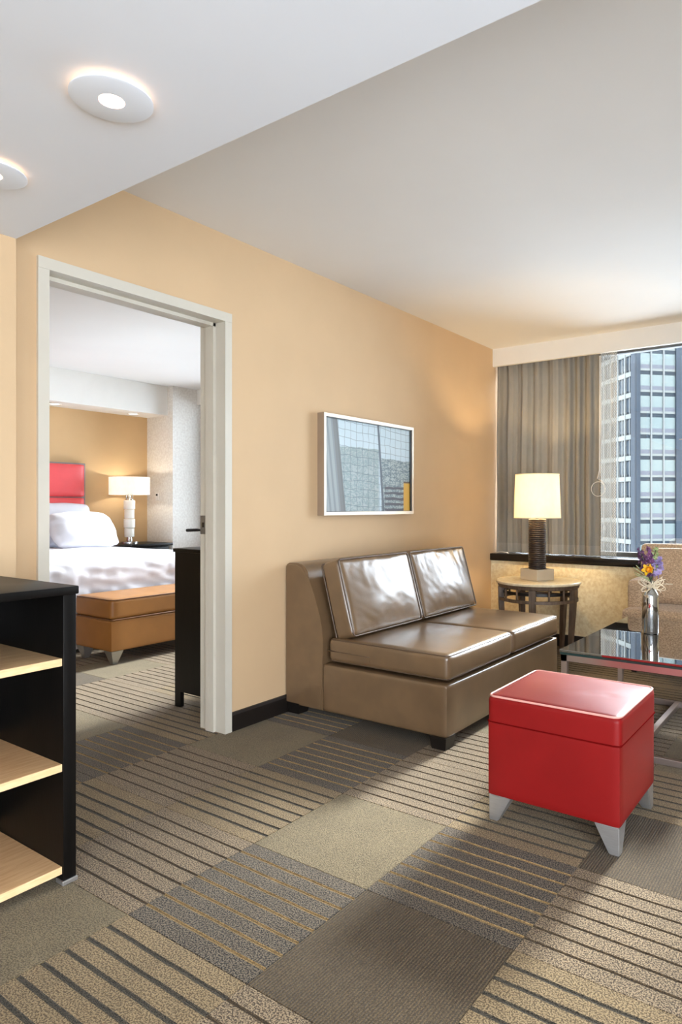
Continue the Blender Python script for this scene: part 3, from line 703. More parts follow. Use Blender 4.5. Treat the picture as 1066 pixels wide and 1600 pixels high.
spike('lavender_flower', 'pale lavender blossom cluster on the right of the bouquet', P(0.058, 0.425, 0.0), 0.10, M['lavender'], 50, 0.019, rf, P(-0.02, 0.02, -0.01), 'flowers in the vase')
spike('green_flower', 'pale green budding spike at the upper right of the bouquet', P(0.044, 0.488, 0.03), 0.14, M['leafgreen'], 46, 0.014, rf, P(0.02, 0.02, 0.012), 'flowers in the vase')
spike('lavender_flower', 'small lavender sprig behind the yellow daffodil', P(0.012, 0.42, 0.01), 0.06, M['lavender'], 18, 0.012, rf, P(0.0, 0.02, -0.015), 'flowers in the vase')
df = thing('daffodil', 'yellow daffodil facing the viewer in the vase', 'flower', P(0, 0.02), 'flowers in the vase')
hd = P(-0.026, 0.365, -0.03); bm = bmesh.new(); stemtube(bm, hd + fwd * 0.012, 0.0026, P(0.005, 0.02, 0.0)); link('stem', bm, M['stem'], df, True)
bm = bmesh.new()
for i in range(6):
    t = 2 * PI * i / 6 + 0.2; d = rgt * math.cos(t) + upv * math.sin(t); s = fwd.cross(d)
    row = []
    for (a, wd, fz) in ((0.004, 0.004, 0.0), (0.016, 0.013, -0.003), (0.027, 0.011, -0.001), (0.037, 0.0015, 0.004)):
        row.append((bm.verts.new(hd + d * a + s * wd + fwd * fz), bm.verts.new(hd + d * a + fwd * (fz - 0.002)), bm.verts.new(hd + d * a - s * wd + fwd * fz)))
    for a, b in zip(row, row[1:]):
        bm.faces.new((a[0], a[1], b[1], b[0])); bm.faces.new((a[1], a[2], b[2], b[1]))
link('petals', bm, M['yellow'], df, True)
bm = bmesh.new(); rings = []
for (r_, dz) in ((0.006, 0.0), (0.010, -0.010), (0.012, -0.018), (0.017, -0.023)):
    rings.append([bm.verts.new(hd + fwd * dz + (rgt * math.cos(2 * PI * i / 18) + upv * math.sin(2 * PI * i / 18)) * r_ * (1 + (0.1 * math.sin(i * 2.1) if r_ > 0.015 else 0))) for i in range(18)])
for a, b in zip(rings, rings[1:]):
    for i in range(18): bm.faces.new((a[i], a[(i + 1) % 18], b[(i + 1) % 18], b[i]))
bm.faces.new(rings[0]); link('trumpet', bm, M['orange'], df, True)
gr = thing('grass_sprig', 'thin pale grass blades sticking out to the left of the vase', 'plant', P(0, 0.02), 'flowers in the vase')
bm = bmesh.new()
for (a, b) in ((-0.10, 0.375), (-0.095, 0.345), (-0.085, 0.385), (-0.09, 0.33)): stemtube(bm, P(a, b, -0.01), 0.0016, P(-0.02, 0.02))
link('blades', bm, M['leafgreen'], gr, True)

# ------------------------------------------------------------------ picture
PY0, PY1, PZ0, PZ1 = 3.115, 4.122, 1.138, 1.772
XF = W + 0.055
pic = thing('framed_picture', 'silver framed photograph of a mirrored glass building on the tan wall above the sofa', 'picture', (W, (PY0 + PY1) / 2, PZ0))
fw = 0.021
def art():
    m = bpy.data.materials.new('mirror_facade_print'); m.use_nodes = True; t = m.node_tree; N = t.nodes; L = t.links; b = N['Principled BSDF']; b.inputs['Roughness'].default_value = 0.6
    def math_(op, *a, clamp=False):
        n = N.new('ShaderNodeMath'); n.operation = op; n.use_clamp = clamp
        for i, v in enumerate(a):
            if isinstance(v, (int, float)): n.inputs[i].default_value = v
            else: L.new(v, n.inputs[i])
        return n.outputs[0]
    def mix(f, a, c):
        n = N.new('ShaderNodeMix'); n.data_type = 'RGBA'
        if isinstance(f, (int, float)): n.inputs[0].default_value = f
        else: L.new(f, n.inputs[0])
        for i, v in ((6, a), (7, c)):
            if isinstance(v, tuple): n.inputs[i].default_value = lin(v)
            else: L.new(v, n.inputs[i])
        return n.outputs[2]
    uv = N.new('ShaderNodeUVMap'); s = N.new('ShaderNodeSeparateXYZ'); L.new(uv.outputs[0], s.inputs[0]); u, v = s.outputs[0], s.outputs[1]
    nz_ = N.new('ShaderNodeTexNoise'); nz_.inputs['Scale'].default_value = 7; nz_.inputs['Detail'].default_value = 1.0; L.new(uv.outputs[0], nz_.inputs['Vector'])
    sn = N.new('ShaderNodeSeparateColor'); L.new(nz_.outputs['Color'], sn.inputs[0])
    wu = math_('ADD', u, math_('MULTIPLY', math_('SUBTRACT', sn.outputs[0], 0.5), 0.035))
    wv = math_('ADD', v, math_('MULTIPLY', math_('SUBTRACT', sn.outputs[1], 0.5), 0.05))
    def step(x, e0, soft=0.004): # 1 where x>e0
        n = N.new('ShaderNodeMapRange'); L.new(x, n.inputs[0]); n.inputs[1].default_value = e0 - soft; n.inputs[2].default_value = e0 + soft; return n.outputs[0]
    # mirrored sky and buildings
    nb = N.new('ShaderNodeTexNoise'); nb.inputs['Scale'].default_value = 5; nb.inputs['Detail'].default_value = 4; L.new(uv.outputs[0], nb.inputs['Vector'])
    nf = N.new('ShaderNodeTexNoise'); nf.inputs['Scale'].default_value = 34; nf.inputs['Distortion'].default_value = 1.6; L.new(uv.outputs[0], nf.inputs['Vector'])
    sky = (206, 222, 230); col = mix(nb.outputs['Fac'], sky, (184, 206, 216))
    wob = math_('MULTIPLY', math_('SUBTRACT', sn.outputs[2], 0.5), 0.06)
    bl = mix(step(nf.outputs['Fac'], 0.55, 0.06), (146, 166, 170), (170, 184, 186))
    # building silhouettes: the left one tops out at v=.70, the right one at .60
    hl = math_('ADD', 0.71, wob); inl = math_('MULTIPLY', step(u, 0.15), math_('SUBTRACT', 1.0, step(u, 0.59)))
    m1 = math_('MULTIPLY', inl, step(math_('SUBTRACT', hl, v), 0.0))
    col = mix(m1, col, bl)
    hr = math_('ADD', 0.615, wob); m2 = math_('MULTIPLY', step(u, 0.62), step(math_('SUBTRACT', hr, v), 0.0))
    bl2 = mix(step(nf.outputs['Fac'], 0.5, 0.05), (116, 134, 142), (166, 180, 182)); col = mix(m2, col, bl2)
    # pale shafts low in the middle, dark brick-like windows low right
    ng = N.new('ShaderNodeTexNoise'); ng.inputs['Scale'].default_value = 11; ng.inputs['Distortion'].default_value = 2.2; L.new(uv.outputs[0], ng.inputs['Vector'])
    m3 = math_('MULTIPLY', math_('MULTIPLY', inl, step(ng.outputs['Fac'], 0.56, 0.03)), step(math_('SUBTRACT', 0.55, v), 0.0, 0.12)); col = mix(m3, col, (172, 186, 188))
    bar = math_('MULTIPLY', step(math_('SINE', math_('MULTIPLY', wv, 95.0)), 0.1, 0.3), math_('MULTIPLY', step(u, 0.66), step(math_('SUBTRACT', 0.30, v), 0.0, 0.02)))
    col = mix(bar, col, (88, 90, 100))
    # mullion grid
    gx = math_('ABSOLUTE', math_('SINE', math_('MULTIPLY', wu, PI * 15))); gy = math_('ABSOLUTE', math_('SINE', math_('MULTIPLY', math_('ADD', wv, math_('MULTIPLY', u, 0.07)), PI * 11)))
    g = math_('MAXIMUM', math_('SUBTRACT', 1.0, step(gx, 0.10, 0.05)), math_('SUBTRACT', 1.0, step(gy, 0.10, 0.05)))
    col = mix(math_('MULTIPLY', g, 0.62), col, (82, 98, 106))
    # heavy slanted corner post
    post = math_('ABSOLUTE', math_('SUBTRACT', math_('ADD', u, math_('MULTIPLY', v, 0.065)), 0.645)); col = mix(math_('SUBTRACT', 1.0, step(post, 0.012, 0.004)), col, (92, 104, 116))
    # grey ribbed strip on the left, slanted edge
    ed = math_('ADD', u, math_('MULTIPLY', v, 0.09)); strip = math_('SUBTRACT', 1.0, step(ed, 0.215))
    rib = mix(step(math_('SINE', math_('MULTIPLY', ed, 130.0)), 0.3, 0.4), (158, 168, 172), (136, 146, 150)); col = mix(strip, col, rib)
    dk = math_('MULTIPLY', strip, step(ed, 0.165)); col = mix(math_('MULTIPLY', dk, 0.7), col, (104, 106, 106))
    # ochre block low right, dark line on top: glass reflection painted into the print
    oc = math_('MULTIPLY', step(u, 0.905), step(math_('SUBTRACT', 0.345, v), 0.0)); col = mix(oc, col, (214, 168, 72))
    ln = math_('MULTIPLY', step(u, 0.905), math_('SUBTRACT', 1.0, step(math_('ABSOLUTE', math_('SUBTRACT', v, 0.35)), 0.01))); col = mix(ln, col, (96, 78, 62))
    L.new(col, b.inputs['Base Color']); return m
bm = bmesh.new(); ul = bm.loops.layers.uv.new('UVMap')
vs = [bm.verts.new((XF - 0.014, y, z)) for y, z in ((PY0 + fw, PZ0 + fw), (PY1 - fw, PZ0 + fw), (PY1 - fw, PZ1 - fw), (PY0 + fw, PZ1 - fw))]
f = bm.faces.new(vs)
for l_, c in zip(f.loops, ((0, 0), (1, 0), (1, 1), (0, 1))): l_[ul].uv = c
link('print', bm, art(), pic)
bm = bmesh.new(); box(bm, W + 0.001, XF - 0.016, PY0 + 0.005, PY1 - 0.005, PZ0 + 0.005, PZ1 - 0.005); link('backing', bm, M['frame_side'], pic)
bm = bmesh.new()
for b in ((W + 0.001, XF, PY0, PY0 + fw, PZ0, PZ1), (W + 0.001, XF, PY1 - fw, PY1, PZ0, PZ1), (W + 0.001, XF, PY0 + fw, PY1 - fw, PZ0, PZ0 + fw), (W + 0.001, XF, PY0 + fw, PY1 - fw, PZ1 - fw, PZ1)): box(bm, *b)
for f in bm.faces:
    f.material_index = 0 if f.normal.x > 0.5 else 1
link('picture_frame', bm, [M['silver_frame'], M['frame_side']], pic)
bm = bmesh.new(); d_ = 0.006
for b in ((XF - 0.0135, XF - 0.004, PY0 + fw, PY0 + fw + 0.003, PZ0 + fw, PZ1 - fw), (XF - 0.0135, XF - 0.004, PY1 - fw - d_ * 2.2, PY1 - fw, PZ0 + fw, PZ1 - fw), (XF - 0.0135, XF - 0.004, PY0 + fw, PY1 - fw, PZ1 - fw - d_, PZ1 - fw), (XF - 0.0135, XF - 0.004, PY0 + fw, PY1 - fw, PZ0 + fw, PZ0 + fw + 0.003)): box(bm, *b)
link('inner_lip', bm, M['darkplastic'], pic)

# ------------------------------------------------------------------ curtains
def folds(x, seed, a):
    ph = x * 52 + 1.5 * math.sin(x * 7.3 + seed) + 0.8 * math.sin(x * 17 + seed * 2)
    f = math.sin(ph); f = math.copysign(abs(f) ** 0.7, f)
    return a * (0.75 * f + 0.35 * math.sin(x * 19 + seed) + 0.10 * math.sin(x * 131 + seed))
def curtain(name, x0, x1, yc, z0, z1, amp, m, seed, parent, n=240, hem=None):
    bm = bmesh.new(); ul = bm.loops.layers.uv.new('UVMap'); rows = []
    zs = [z0, z0 + 0.003, z0 + 0.085, z0 + 0.09] + [z0 + 0.09 + (z1 - z0 - 0.09) * i / 14 for i in range(1, 15)]
    for z in zs:
        t = (z - z0) / (z1 - z0); r = []
        for i in range(n + 1):
            x = x0 + (x1 - x0) * i / n
            g = 1.0 - 0.25 * t
            y = yc + folds(x + 0.012 * nz(x * 3, z * 1.4, seed), seed, amp) * g + 0.006 * nz(x * 12, z * 3, seed)
            if t > 0.955: y = yc + folds(x, seed, amp) * g * 0.75
            r.append(bm.verts.new((x + 0.010 * nz(z * 1.6, x * 2, seed), y, z)))
        rows.append(r)
    for k_, (a, b) in enumerate(zip(rows, rows[1:])):
        for i in range(n):
            f = bm.faces.new((a[i], a[i + 1], b[i + 1], b[i])); f.material_index = 1 if (hem and k_ < 2) else 0
            for l_ in f.loops: l_[ul].uv = ((l_.vert.co.x - x0) * 1.25 , l_.vert.co.z * 0.8)
    return link(name, bm, [m] + ([hem] if hem else []), parent, True)
M['drape_hem'] = translucent('taupe_drape_hem', (154, 148, 138), 0.045)
cu = thing('curtain', 'pleated taupe curtain hanging at the left of the window above the black sill', 'curtain', (-2.3, 5.64, 0.77))
curtain('drape', -2.722, -1.76, 5.625, 0.772, 2.56, 0.034, M['drape'], 1.3, cu, 260, M['drape_hem'])
bm = bmesh.new(); tube(bm, [(-2.72, 5.64, 2.585), (0.2, 5.64, 2.585)], 0.011, 10); link('curtain_rail', bm, M['plastic'], cu, True)
shr = thing('sheer_curtain', 'checked sheer panel showing past the drape edge against the window', 'curtain', (-1.8, 5.70, 0.77))
curtain('sheer_panel', -2.05, -1.655, 5.70, 0.772, 2.56, 0.012, M['sheer'], 4.1, shr, 120)
bm = bmesh.new(); tube(bm, [(-2.1, 5.70, 2.575), (0.2, 5.70, 2.575)], 0.008, 8); link('sheer_rail', bm, M['plastic'], shr, True)
bm = bmesh.new()
def cw(px, py, y):   # point on plane Y=y seen at a photo pixel
    f_ = fwd + rgt * (px - PX) / FPX - upv * (py - PY) / FPX
    return Vector((0, 0, 1.2)) + f_ * (y / f_.y)
yc = 5.577
tube(bm, [cw(937.5, 556, yc), cw(937.5, 640, yc), cw(937, 735, yc), cw(934, 748, yc)], 0.006, 8)
tube(bm, [cw(939.5, 556, yc), cw(939.5, 640, yc), cw(939, 735, yc), cw(936.5, 750, yc)], 0.003, 8)
cdo = link('pull_cord', bm, M['cord'], cu, True)
bm = bmesh.new(); c0 = cw(935, 764, yc); rr = 0.058
tube(bm, [c0 + Vector((rr * math.cos(t), 0, rr * 1.05 * math.sin(t))) for t in [2 * PI * i / 28 for i in range(28)]], 0.003, 6, True)
tube(bm, [cw(936, 749, yc), cw(941, 752, yc), cw(946, 757, yc)], 0.005, 8)
link('pull_loop', bm, M['cord'], cdo, True)

# ------------------------------------------------------------------ bookcase
bc = thing('bookcase', 'black open bookcase with pale maple shelves at the left edge', 'bookcase', (-2.31, 0.6, 0))
KX0, KX1, KY0, KY1 = -2.560, -2.057, 0.05, 1.181
bx('top_panel', (KX0, KX1 + 0.008, KY0 - 0.006, KY1 + 0.006, 0.917, 0.943), M['espresso'], bc, 0.004)
bx('side_panel', (KX0, KX1, KY1 - 0.042, KY1, 0.012, 0.917), M['espresso'], bc, 0.002)
bx('side_panel', (KX0, KX1, KY0, KY0 + 0.042, 0.012, 0.917), M['espresso'], bc, 0.002)
bx('back_panel', (KX0, KX0 + 0.012, KY0 + 0.042, KY1 - 0.042, 0.03, 0.917), M['espresso'], bc)
for i, z in enumerate((0.704, 0.370, 0.046)):
    bm = bmesh.new(); box(bm, KX0 + 0.012, KX1 - 0.006, KY0 + 0.042, KY1 - 0.0425, z - 0.012, z + 0.012, 0.001, 1)
    for f in bm.faces: f.material_index = 1 if f.normal.x > 0.5 else 0
    link('shelf', bm, [M['maple'], M['maple_edge']], bc)
for (x, y) in ((KX1 - 0.02, KY1 - 0.021), (KX1 - 0.02, KY0 + 0.021), (KX0 + 0.02, KY1 - 0.021), (KX0 + 0.02, KY0 + 0.021)):
    bx('foot_glide', (x - 0.018, x + 0.026, y - 0.026, y + 0.024, 0.0, 0.014), M['alu'], bc, 0.002, 1)

# ------------------------------------------------------------------ downlights in the soffit
def downlight(x, y, label):
    d = thing('downlight', label, 'ceiling light', (x, y, 2.196), 'round ceiling downlights')
    bm = bmesh.new(); lathe(bm, [(0.030, -0.020), (0.090, -0.0195), (0.0955, -0.0175), (0.0955, -0.0145), (0.090, -0.0125), (0.030, -0.012), (0.030, -0.020)], 56, (x, y, 2.196), False)
    autosmooth(link('disc', bm, M['soffit'], d))
    bm = bmesh.new(); lathe(bm, [(0.0295, -0.0185), (0.027, -0.0195), (0.012, -0.0200)], 32, (x, y, 2.196)); link('lens', bm, M['lens'], d, True)
    bm = bmesh.new(); lathe(bm, [(0.055, -0.001), (0.055, -0.0115), (0.072, -0.0115), (0.072, -0.001)], 40, (x, y, 2.196)); link('light_ring', bm, M['ringglow'], d)
downlight(-1.478, 0.938, 'round white downlight disc with warm glowing rim, nearer the middle of the soffit')
downlight(-2.103, 0.945, 'round white downlight disc cut off by the left edge of the frame')

# ------------------------------------------------------------------ bedroom
bd = thing('bed', 'double bed with white duvet and coral red panelled headboard seen through the doorway', 'bed', (-6.1, 3.45, 0))
def ddsp(p, u):
    a = max(0.0, u.x) * (u.z < 0.98)
    p.z += 0.012 * nz(p.x * 3, p.y * 3, 0.3) * (u.z > 0.5)
    if u.x > 0.9: p.x += 0.018 * nz(p.y * 14, p.z * 2.5, 7) * (0.4 + 0.6 * (1 - u.z) / 2) + 0.016 * nz(p.y * 9 + p.z * 13, p.z * 10 - p.y * 4, 2) + 0.010 * nz(p.y * 30, p.z * 6, 5)
    if u.y > 0.9: p.y += 0.02 * nz(p.x * 10, p.z * 2.5, 9)
    return p
bm = softbox(1.96, 1.60, 0.50, 0.09, 40, (0.02, 0.01, 0.02), ddsp); xf(bm, Matrix.Translation((-6.12, 3.46, 0.505)))
autosmooth(link('duvet', bm, M['linen'], bd), 80)
bx('bed_base', (-7.08, -5.20, 2.72, 4.20, 0.03, 0.30), M['linen'], bd, 0.01)
hb = bmesh.new(); box(hb, BX + 0.002, BX + 0.075, 2.62, 4.20, 0.25, 1.672, 0.006); hb = link('headboard', hb, M['hb_edge'], bd)
for (y0, y1) in ((2.64, 3.40), (3.41, 4.172)):
    for (z0, z1) in ((0.30, 0.66), (0.67, 1.285), (1.295, 1.655)):
        bm = softbox(0.05, y1 - y0, z1 - z0, 0.02, 8, (0.012, 0, 0)); xf(bm, Matrix.Translation((BX + 0.085, (y0 + y1) / 2, (z0 + z1) / 2)))
        autosmooth(link('headboard_panel', bm, M['hb_red'], hb), 60)
def pillow(name, c, wd, ht, tk, tilt, label, seed):
    bm = bmesh.new(); n = 22; top = {}
    for side in (1, -1):
        g = []
        for i in range(n + 1):
            r = []
            for j in range(n + 1):
                u, v = -1 + 2 * i / n, -1 + 2 * j / n
                th = tk / 2 * ((1 - abs(u) ** 2.6) * (1 - abs(v) ** 2.6)) ** 0.5
                th += 0.012 * nz(u * 3 + seed, v * 3, side) * (1 - abs(u)) ** .3 * (1 - abs(v)) ** .3
                pin = 1 - 0.10 * abs(u) ** 3 * abs(v) - 0.03 * nz(u * 2.5, seed, v); pin2 = 1 - 0.10 * abs(v) ** 3 * abs(u) - 0.05 * nz(v * 3, seed, u)
                r.append(bm.verts.new((side * th, u * wd / 2 * pin2, v * ht / 2 * pin)))
            g.append(r)
        for i in range(n):
            for j in range(n): bm.faces.new((g[i][j], g[i + 1][j], g[i + 1][j + 1], g[i][j + 1]))
    bmesh.ops.remove_doubles(bm, verts=bm.verts, dist=0.0005)
    xf(bm, Matrix.Translation(c) @ Matrix.Rotation(math.radians(tilt), 4, 'Y'))
    o = link(name, bm, M['linen'], None, True); return tag(o, label, 'pillow', 'white pillows on the bed')
pillow('pillow', (-6.90, 3.79, 0.995), 0.72, 0.48, 0.22, -15, 'white pillow standing against the right half of the red headboard', 1)
pillow('pillow', (-6.90, 3.04, 0.995), 0.72, 0.48, 0.22, -15, 'white pillow at the hidden left half of the red headboard', 2)
pillow('pillow', (-6.54, 3.83, 0.945), 0.70, 0.44, 0.24, -38, 'white pillow leaning in front of the right headboard pillow', 3)
# bench
be = thing('bed_bench', 'tan leather storage bench with silver legs at the foot of the bed', 'bench', (-4.81, 3.47, 0))
bx0, bx1, by0, by1 = -5.055, -4.567, 2.895, 4.05
bm = softbox(bx1 - bx0, by1 - by0, 0.235, 0.012, 12, (0.002, 0.002, 0)); xf(bm, Matrix.Translation(((bx0 + bx1) / 2, (by0 + by1) / 2, 0.218))); autosmooth(link('body', bm, M['tan_leather'], be), 50)
bm = softbox(bx1 - bx0 + 0.006, by1 - by0 + 0.006, 0.155, 0.028, 18, (0, 0, 0.010)); xf(bm, Matrix.Translation(((bx0 + bx1) / 2, (by0 + by1) / 2, 0.418))); ld = autosmooth(link('lid', bm, M['tan_leather'], be), 50)
pb = bmesh.new(); loop(pb, bx0, bx1, by0, by1, 0.488, 0.03, 0.0045); loop(pb, bx0 - 0.001, bx1 + 0.001, by0 - 0.001, by1 + 0.001, 0.3385, 0.014, 0.005); link('piping', pb, M['tan_pipe'], ld, True)
for (x, y, sx, sy) in ((bx1, by0, 1, -1), (bx0, by0, -1, -1), (bx1, by1, 1, 1), (bx0, by1, -1, 1)):
    cx_, cy_ = x - sx * 0.055, y - sy * 0.055
    bm = bmesh.new()
    lo = [bm.verts.new((cx_ + a * 0.018, cy_ + b * 0.018, 0)) for a, b in ((-1, -1), (1, -1), (1, 1), (-1, 1))]
    hi = [bm.verts.new((cx_ + a * 0.05, cy_ + b * 0.05, 0.102)) for a, b in ((-1, -1), (1, -1), (1, 1), (-1, 1))]
    bm.faces.new(lo); bm.faces.new(hi)
    for i in range(4): bm.faces.new((lo[i], lo[(i + 1) % 4], hi[(i + 1) % 4], hi[i]))
    link('leg', bm, M['alu'], be)
# nightstand
ns = thing('nightstand', 'black nightstand between the bed and the white column', 'nightstand', (-6.9, 4.68, 0))
bx('table_top', (-7.17, -6.66, 4.34, 5.02, 0.728, 0.758), M['espresso'], ns, 0.004)
bx('body', (-7.16, -6.70, 4.37, 4.99, 0.10, 0.727), M['espresso'], ns, 0.003)
for z in (0.12, 0.425):
    d_ = bx('drawer', (-6.70, -6.684, 4.385, 4.975, z, z + 0.285), M['espresso'], ns, 0.003)
    bx('drawer_pull', (-6.684, -6.664, 4.62, 4.74, z + 0.20, z + 0.215), M['chrome'], d_, 0.002)
for y in (4.40, 4.96):
    for x in (-7.13, -6.73): bx('leg', (x - 0.02, x + 0.02, y - 0.02, y + 0.02, 0, 0.10), M['espresso'], ns)
# bedroom lamp
BLX, BLY, BLZ = -6.92, 4.615, 0.7583
bl = thing('table_lamp', 'bedside lamp with wide white drum shade on stacked glass blocks', 'lamp', (BLX, BLY, BLZ))
bm = bmesh.new(); lathe(bm, [(0.098, 0.0), (0.098, 0.022), (0.06, 0.03), (0.035, 0.036), (0.03, 0.07), (0.03, 0.075)], 40, (BLX, BLY, BLZ)); autosmooth(link('lamp_base', bm, M['chrome'], bl))
for q in range(4):
    z = 0.076 + q * 0.107; r_ = 0.062 if q % 2 else 0.055
    bm = bmesh.new(); lathe(bm, [(r_ - 0.006, z), (r_, z + 0.006), (r_, z + 0.098), (r_ - 0.006, z + 0.104)], 36, (BLX, BLY, BLZ)); autosmooth(link('glass_block', bm, M['lampglass'], bl))
bm = bmesh.new(); lathe(bm, [(0.05, 0.505), (0.05, 0.514), (0.02, 0.518), (0.02, 0.60), (0.012, 0.62)], 24, (BLX, BLY, BLZ)); autosmooth(link('socket', bm, M['chrome'], bl))
for s in (-1, 1):
    bm = bmesh.new(); tube(bm, [(BLX, BLY + s * 0.04, BLZ + 0.51), (BLX, BLY + s * 0.04, BLZ + 0.60)], 0.006, 8); link('shade_post', bm, M['chrome'], bl, True)
bm = bmesh.new(); bmesh.ops.create_uvsphere(bm, u_segments=16, v_segments=10, radius=0.03); xf(bm, Matrix.Translation((BLX, BLY, BLZ + 0.65))); link('bulb', bm, M['bulb'], bl, True)
bm = bmesh.new(); lathe(bm, [(0.223, 0.565), (0.223, 0.768), (0.220, 0.768), (0.220, 0.565), (0.223, 0.565)], 56, (BLX, BLY, BLZ), False); autosmooth(link('lamp_shade', bm, M['bedshade'], bl))
lampbulb('bedside_glow', (BLX, BLY, BLZ + 0.68), 7.0, (1.0, 0.93, 0.82), bl, 0.03)
# dresser at the dividing wall
dz = thing('dresser', 'black dresser end panel just inside the bedroom beside the right door jamb', 'dresser', (-3.13, 3.2, 0))
bx('top_panel', (-3.360, WB - 0.004, 2.53, 3.95, 0.922, 0.944), M['espresso'], dz, 0.003)
bm = bmesh.new(); prism(bm, [(-3.352, 0), (-3.300, 0), (-3.300, 0.092), (-2.99, 0.092), (-2.99, 0), (-2.93, 0), (-2.93, 0.922), (-3.352, 0.922)], lambda p: (p[0], 2.540, p[1]), lambda p: (p[0], 2.565, p[1])); link('side_panel', bm, M['espresso'], dz)
bm = bmesh.new(); prism(bm, [(-3.352, 0), (-3.300, 0), (-3.300, 0.092), (-2.99, 0.092), (-2.99, 0), (-2.93, 0), (-2.93, 0.922), (-3.352, 0.922)], lambda p: (p[0], 3.915, p[1]), lambda p: (p[0], 3.94, p[1])); link('side_panel', bm, M['espresso'], dz)
bx('body', (-3.345, -2.93, 2.5655, 3.9145, 0.095, 0.921), M['espresso'], dz)
for i in range(3):
    for j in range(2):
        d_ = bx('drawer', (-3.362, -3.3455, 2.575 + j * 0.67, 3.235 + j * 0.67, 0.11 + i * 0.268, 0.368 + i * 0.268), M['espresso'], dz, 0.003)
        bx('drawer_pull', (-3.382, -3.362, 2.83 + j * 0.67, 2.98 + j * 0.67, 0.26 + i * 0.268, 0.272 + i * 0.268), M['chrome'], d_, 0.002)
# switch on the column, soffit lights
sw = thing('wall_switch', 'small white wall control on the column beside the bedroom lamp', 'switch', (-6.99, 5.046, 1.30))
bx('plate', (-7.02, -6.965, 5.036, 5.0455, 1.262, 1.348), M['plastic'], sw, 0.003)
bx('display', (-7.008, -6.977, 5.033, 5.0362, 1.316, 1.340), M['darkplastic'], sw)
for y, lb in ((3.78, 'small recessed downlight at the left of the bedroom soffit'), (4.72, 'small recessed downlight at the right of the bedroom soffit above the lamp')):
    d = thing('recessed_light', lb, 'ceiling light', (-7.0, y, 2.28), 'bedroom soffit downlights')
    bm = bmesh.new(); lathe(bm, [(0.052, -0.001), (0.052, -0.005), (0.066, -0.006), (0.07, -0.001)], 32, (-7.0, y, 2.28), False); link('trim_ring', bm, M['plastic'], d, True)
    bm = bmesh.new(); lathe(bm, [(0.051, -0.0015), (0.04, -0.004)], 32, (-7.0, y, 2.28)); link('lens', bm, M['bedlens'], d, True)

# ------------------------------------------------------------------ office tower across the street
DEP = 100.0
c0 = (fwd + rgt * (997.5 - PX) / FPX) * DEP
u1 = Vector((math.sin(math.radians(44.2)), math.cos(math.radians(44.2)), 0)); u2 = Vector((-u1.y, u1.x, 0))
tw = thing('office_tower', 'glass office tower with pale window bands seen through the living room window', 'building', (c0.x, c0.y, -45))
def fpanel(bm, a, d, n_, s0, s1, z0, z1, out):
    """block on a facade: runs s0..s1 along d from a, stands out along -n_"""
    p = [a + d * s0 - n_ * out, a + d * s1 - n_ * out, a + d * s1 + n_ * 0.2, a + d * s0 + n_ * 0.2]
    lo = [bm.verts.new((q.x, q.y, z0)) for q in p]; hi = [bm.verts.new((q.x, q.y, z1)) for q in p]
    bm.faces.new(lo); bm.faces.new(hi)
    for i in range(4): bm.faces.new((lo[i], lo[(i + 1) % 4], hi[(i + 1) % 4], hi[i]))
FH = 3.2; Z0 = 1.97; R0, R1 = -6, 9
zb, zt = Z0 + R0 * FH - 0.3, Z0 + R1 * FH + 3
bm = bmesh.new()
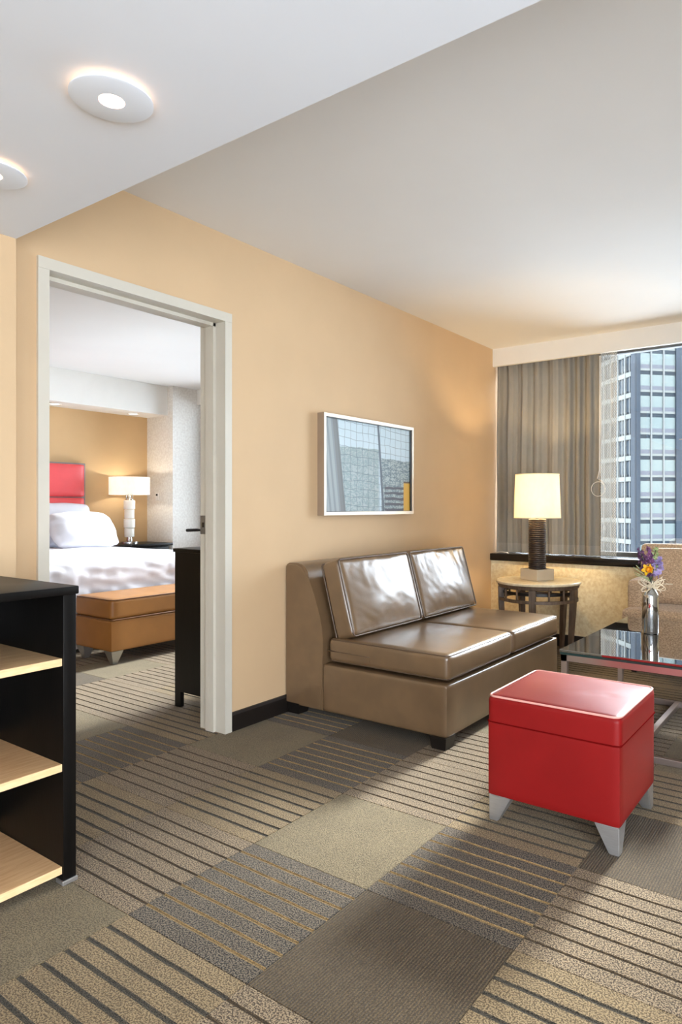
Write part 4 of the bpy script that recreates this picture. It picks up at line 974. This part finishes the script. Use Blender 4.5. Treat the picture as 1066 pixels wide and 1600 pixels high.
# solid core
p = [c0 + u1 * 0.1 + u2 * 0.1, c0 + u1 * 14.8 + u2 * 0.1, c0 + u1 * 14.8 + u2 * 70, c0 + u1 * 0.1 + u2 * 70]
lo = [bm.verts.new((q.x, q.y, -45)) for q in p]; hi = [bm.verts.new((q.x, q.y, zt)) for q in p]
bm.faces.new(lo); bm.faces.new(hi)
for i in range(4): bm.faces.new((lo[i], lo[(i + 1) % 4], hi[(i + 1) % 4], hi[i]))
link('tower_core', bm, M['concrete'], tw)
cell, mw, pw = 1.84, 0.24, 0.75
secs = []; s = 0.12
for q in range(2):
    cs = []
    for i in range(3): cs.append((s, s + cell)); s += cell + mw
    secs.append(cs); s += pw
for q, cs in enumerate(secs):
    for i, (s0, s1) in enumerate(cs):
        for r in range(R0, R1):
            z = Z0 + r * FH
            for nm, za, zz, m, out in (('pane', 1.22, 2.90, 'officeglass', 0.04), ('spandrel', 0.62, 1.22, 'spandrel', 0.06), ('spandrel', 0.28, 0.62, 'palespandrel', 0.08)):
                bm = bmesh.new(); fpanel(bm, c0, u1, u2, s0, s1, z + za, z + zz, out); link(nm, bm, M[m], tw)
        if i < 2:
            bm = bmesh.new(); fpanel(bm, c0, u1, u2, s1, s1 + mw, zb, zt, 0.22); link('mullion', bm, M['mullion'], tw)
    bm = bmesh.new()
    for r in range(R0, R1): fpanel(bm, c0, u1, u2, cs[0][0], cs[2][1], Z0 + r * FH - 0.28, Z0 + r * FH + 0.28, 0.03)
    link('floor_band', bm, M['darkbar'], tw)
    bm = bmesh.new(); fpanel(bm, c0, u1, u2, cs[2][1] + 0.02, cs[2][1] + pw + mw - 0.02, -45, zt, 0.35); link('column', bm, M['concrete'], tw)
bm = bmesh.new(); fpanel(bm, c0, u1, u2, -0.45, 0.10, -45, zt, 0.35); link('column', bm, M['concrete'], tw)
bm = bmesh.new(); fpanel(bm, c0, u2, u1, -0.3, 1.3, -45, zt, 0.45); link('column', bm, M['concrete'], tw)
s = 1.3
for i in range(11):
    s0, s1 = s, s + 1.9; s += 2.15
    for r in range(R0, R1):
        z = Z0 + r * FH
        bm = bmesh.new(); fpanel(bm, c0, u2, u1, s0, s0 + 0.85, z + 0.75, z + 2.75, 0.04); fpanel(bm, c0, u2, u1, s0 + 1.0, s1, z + 0.75, z + 2.75, 0.04); link('pane', bm, M['facedark'], tw)
        bm = bmesh.new(); fpanel(bm, c0, u2, u1, s0, s1 + 0.25, z - 0.28, z + 0.42, 0.25); link('spandrel', bm, M['palespandrel'], tw)
    bm = bmesh.new(); fpanel(bm, c0, u2, u1, s1, s1 + 0.25, zb, zt, 0.32); link('mullion', bm, M['mullion'], tw)
    bm = bmesh.new(); fpanel(bm, c0, u2, u1, s0 + 0.85, s0 + 1.0, zb, zt, 0.14); link('mullion', bm, M['mullion'], tw)
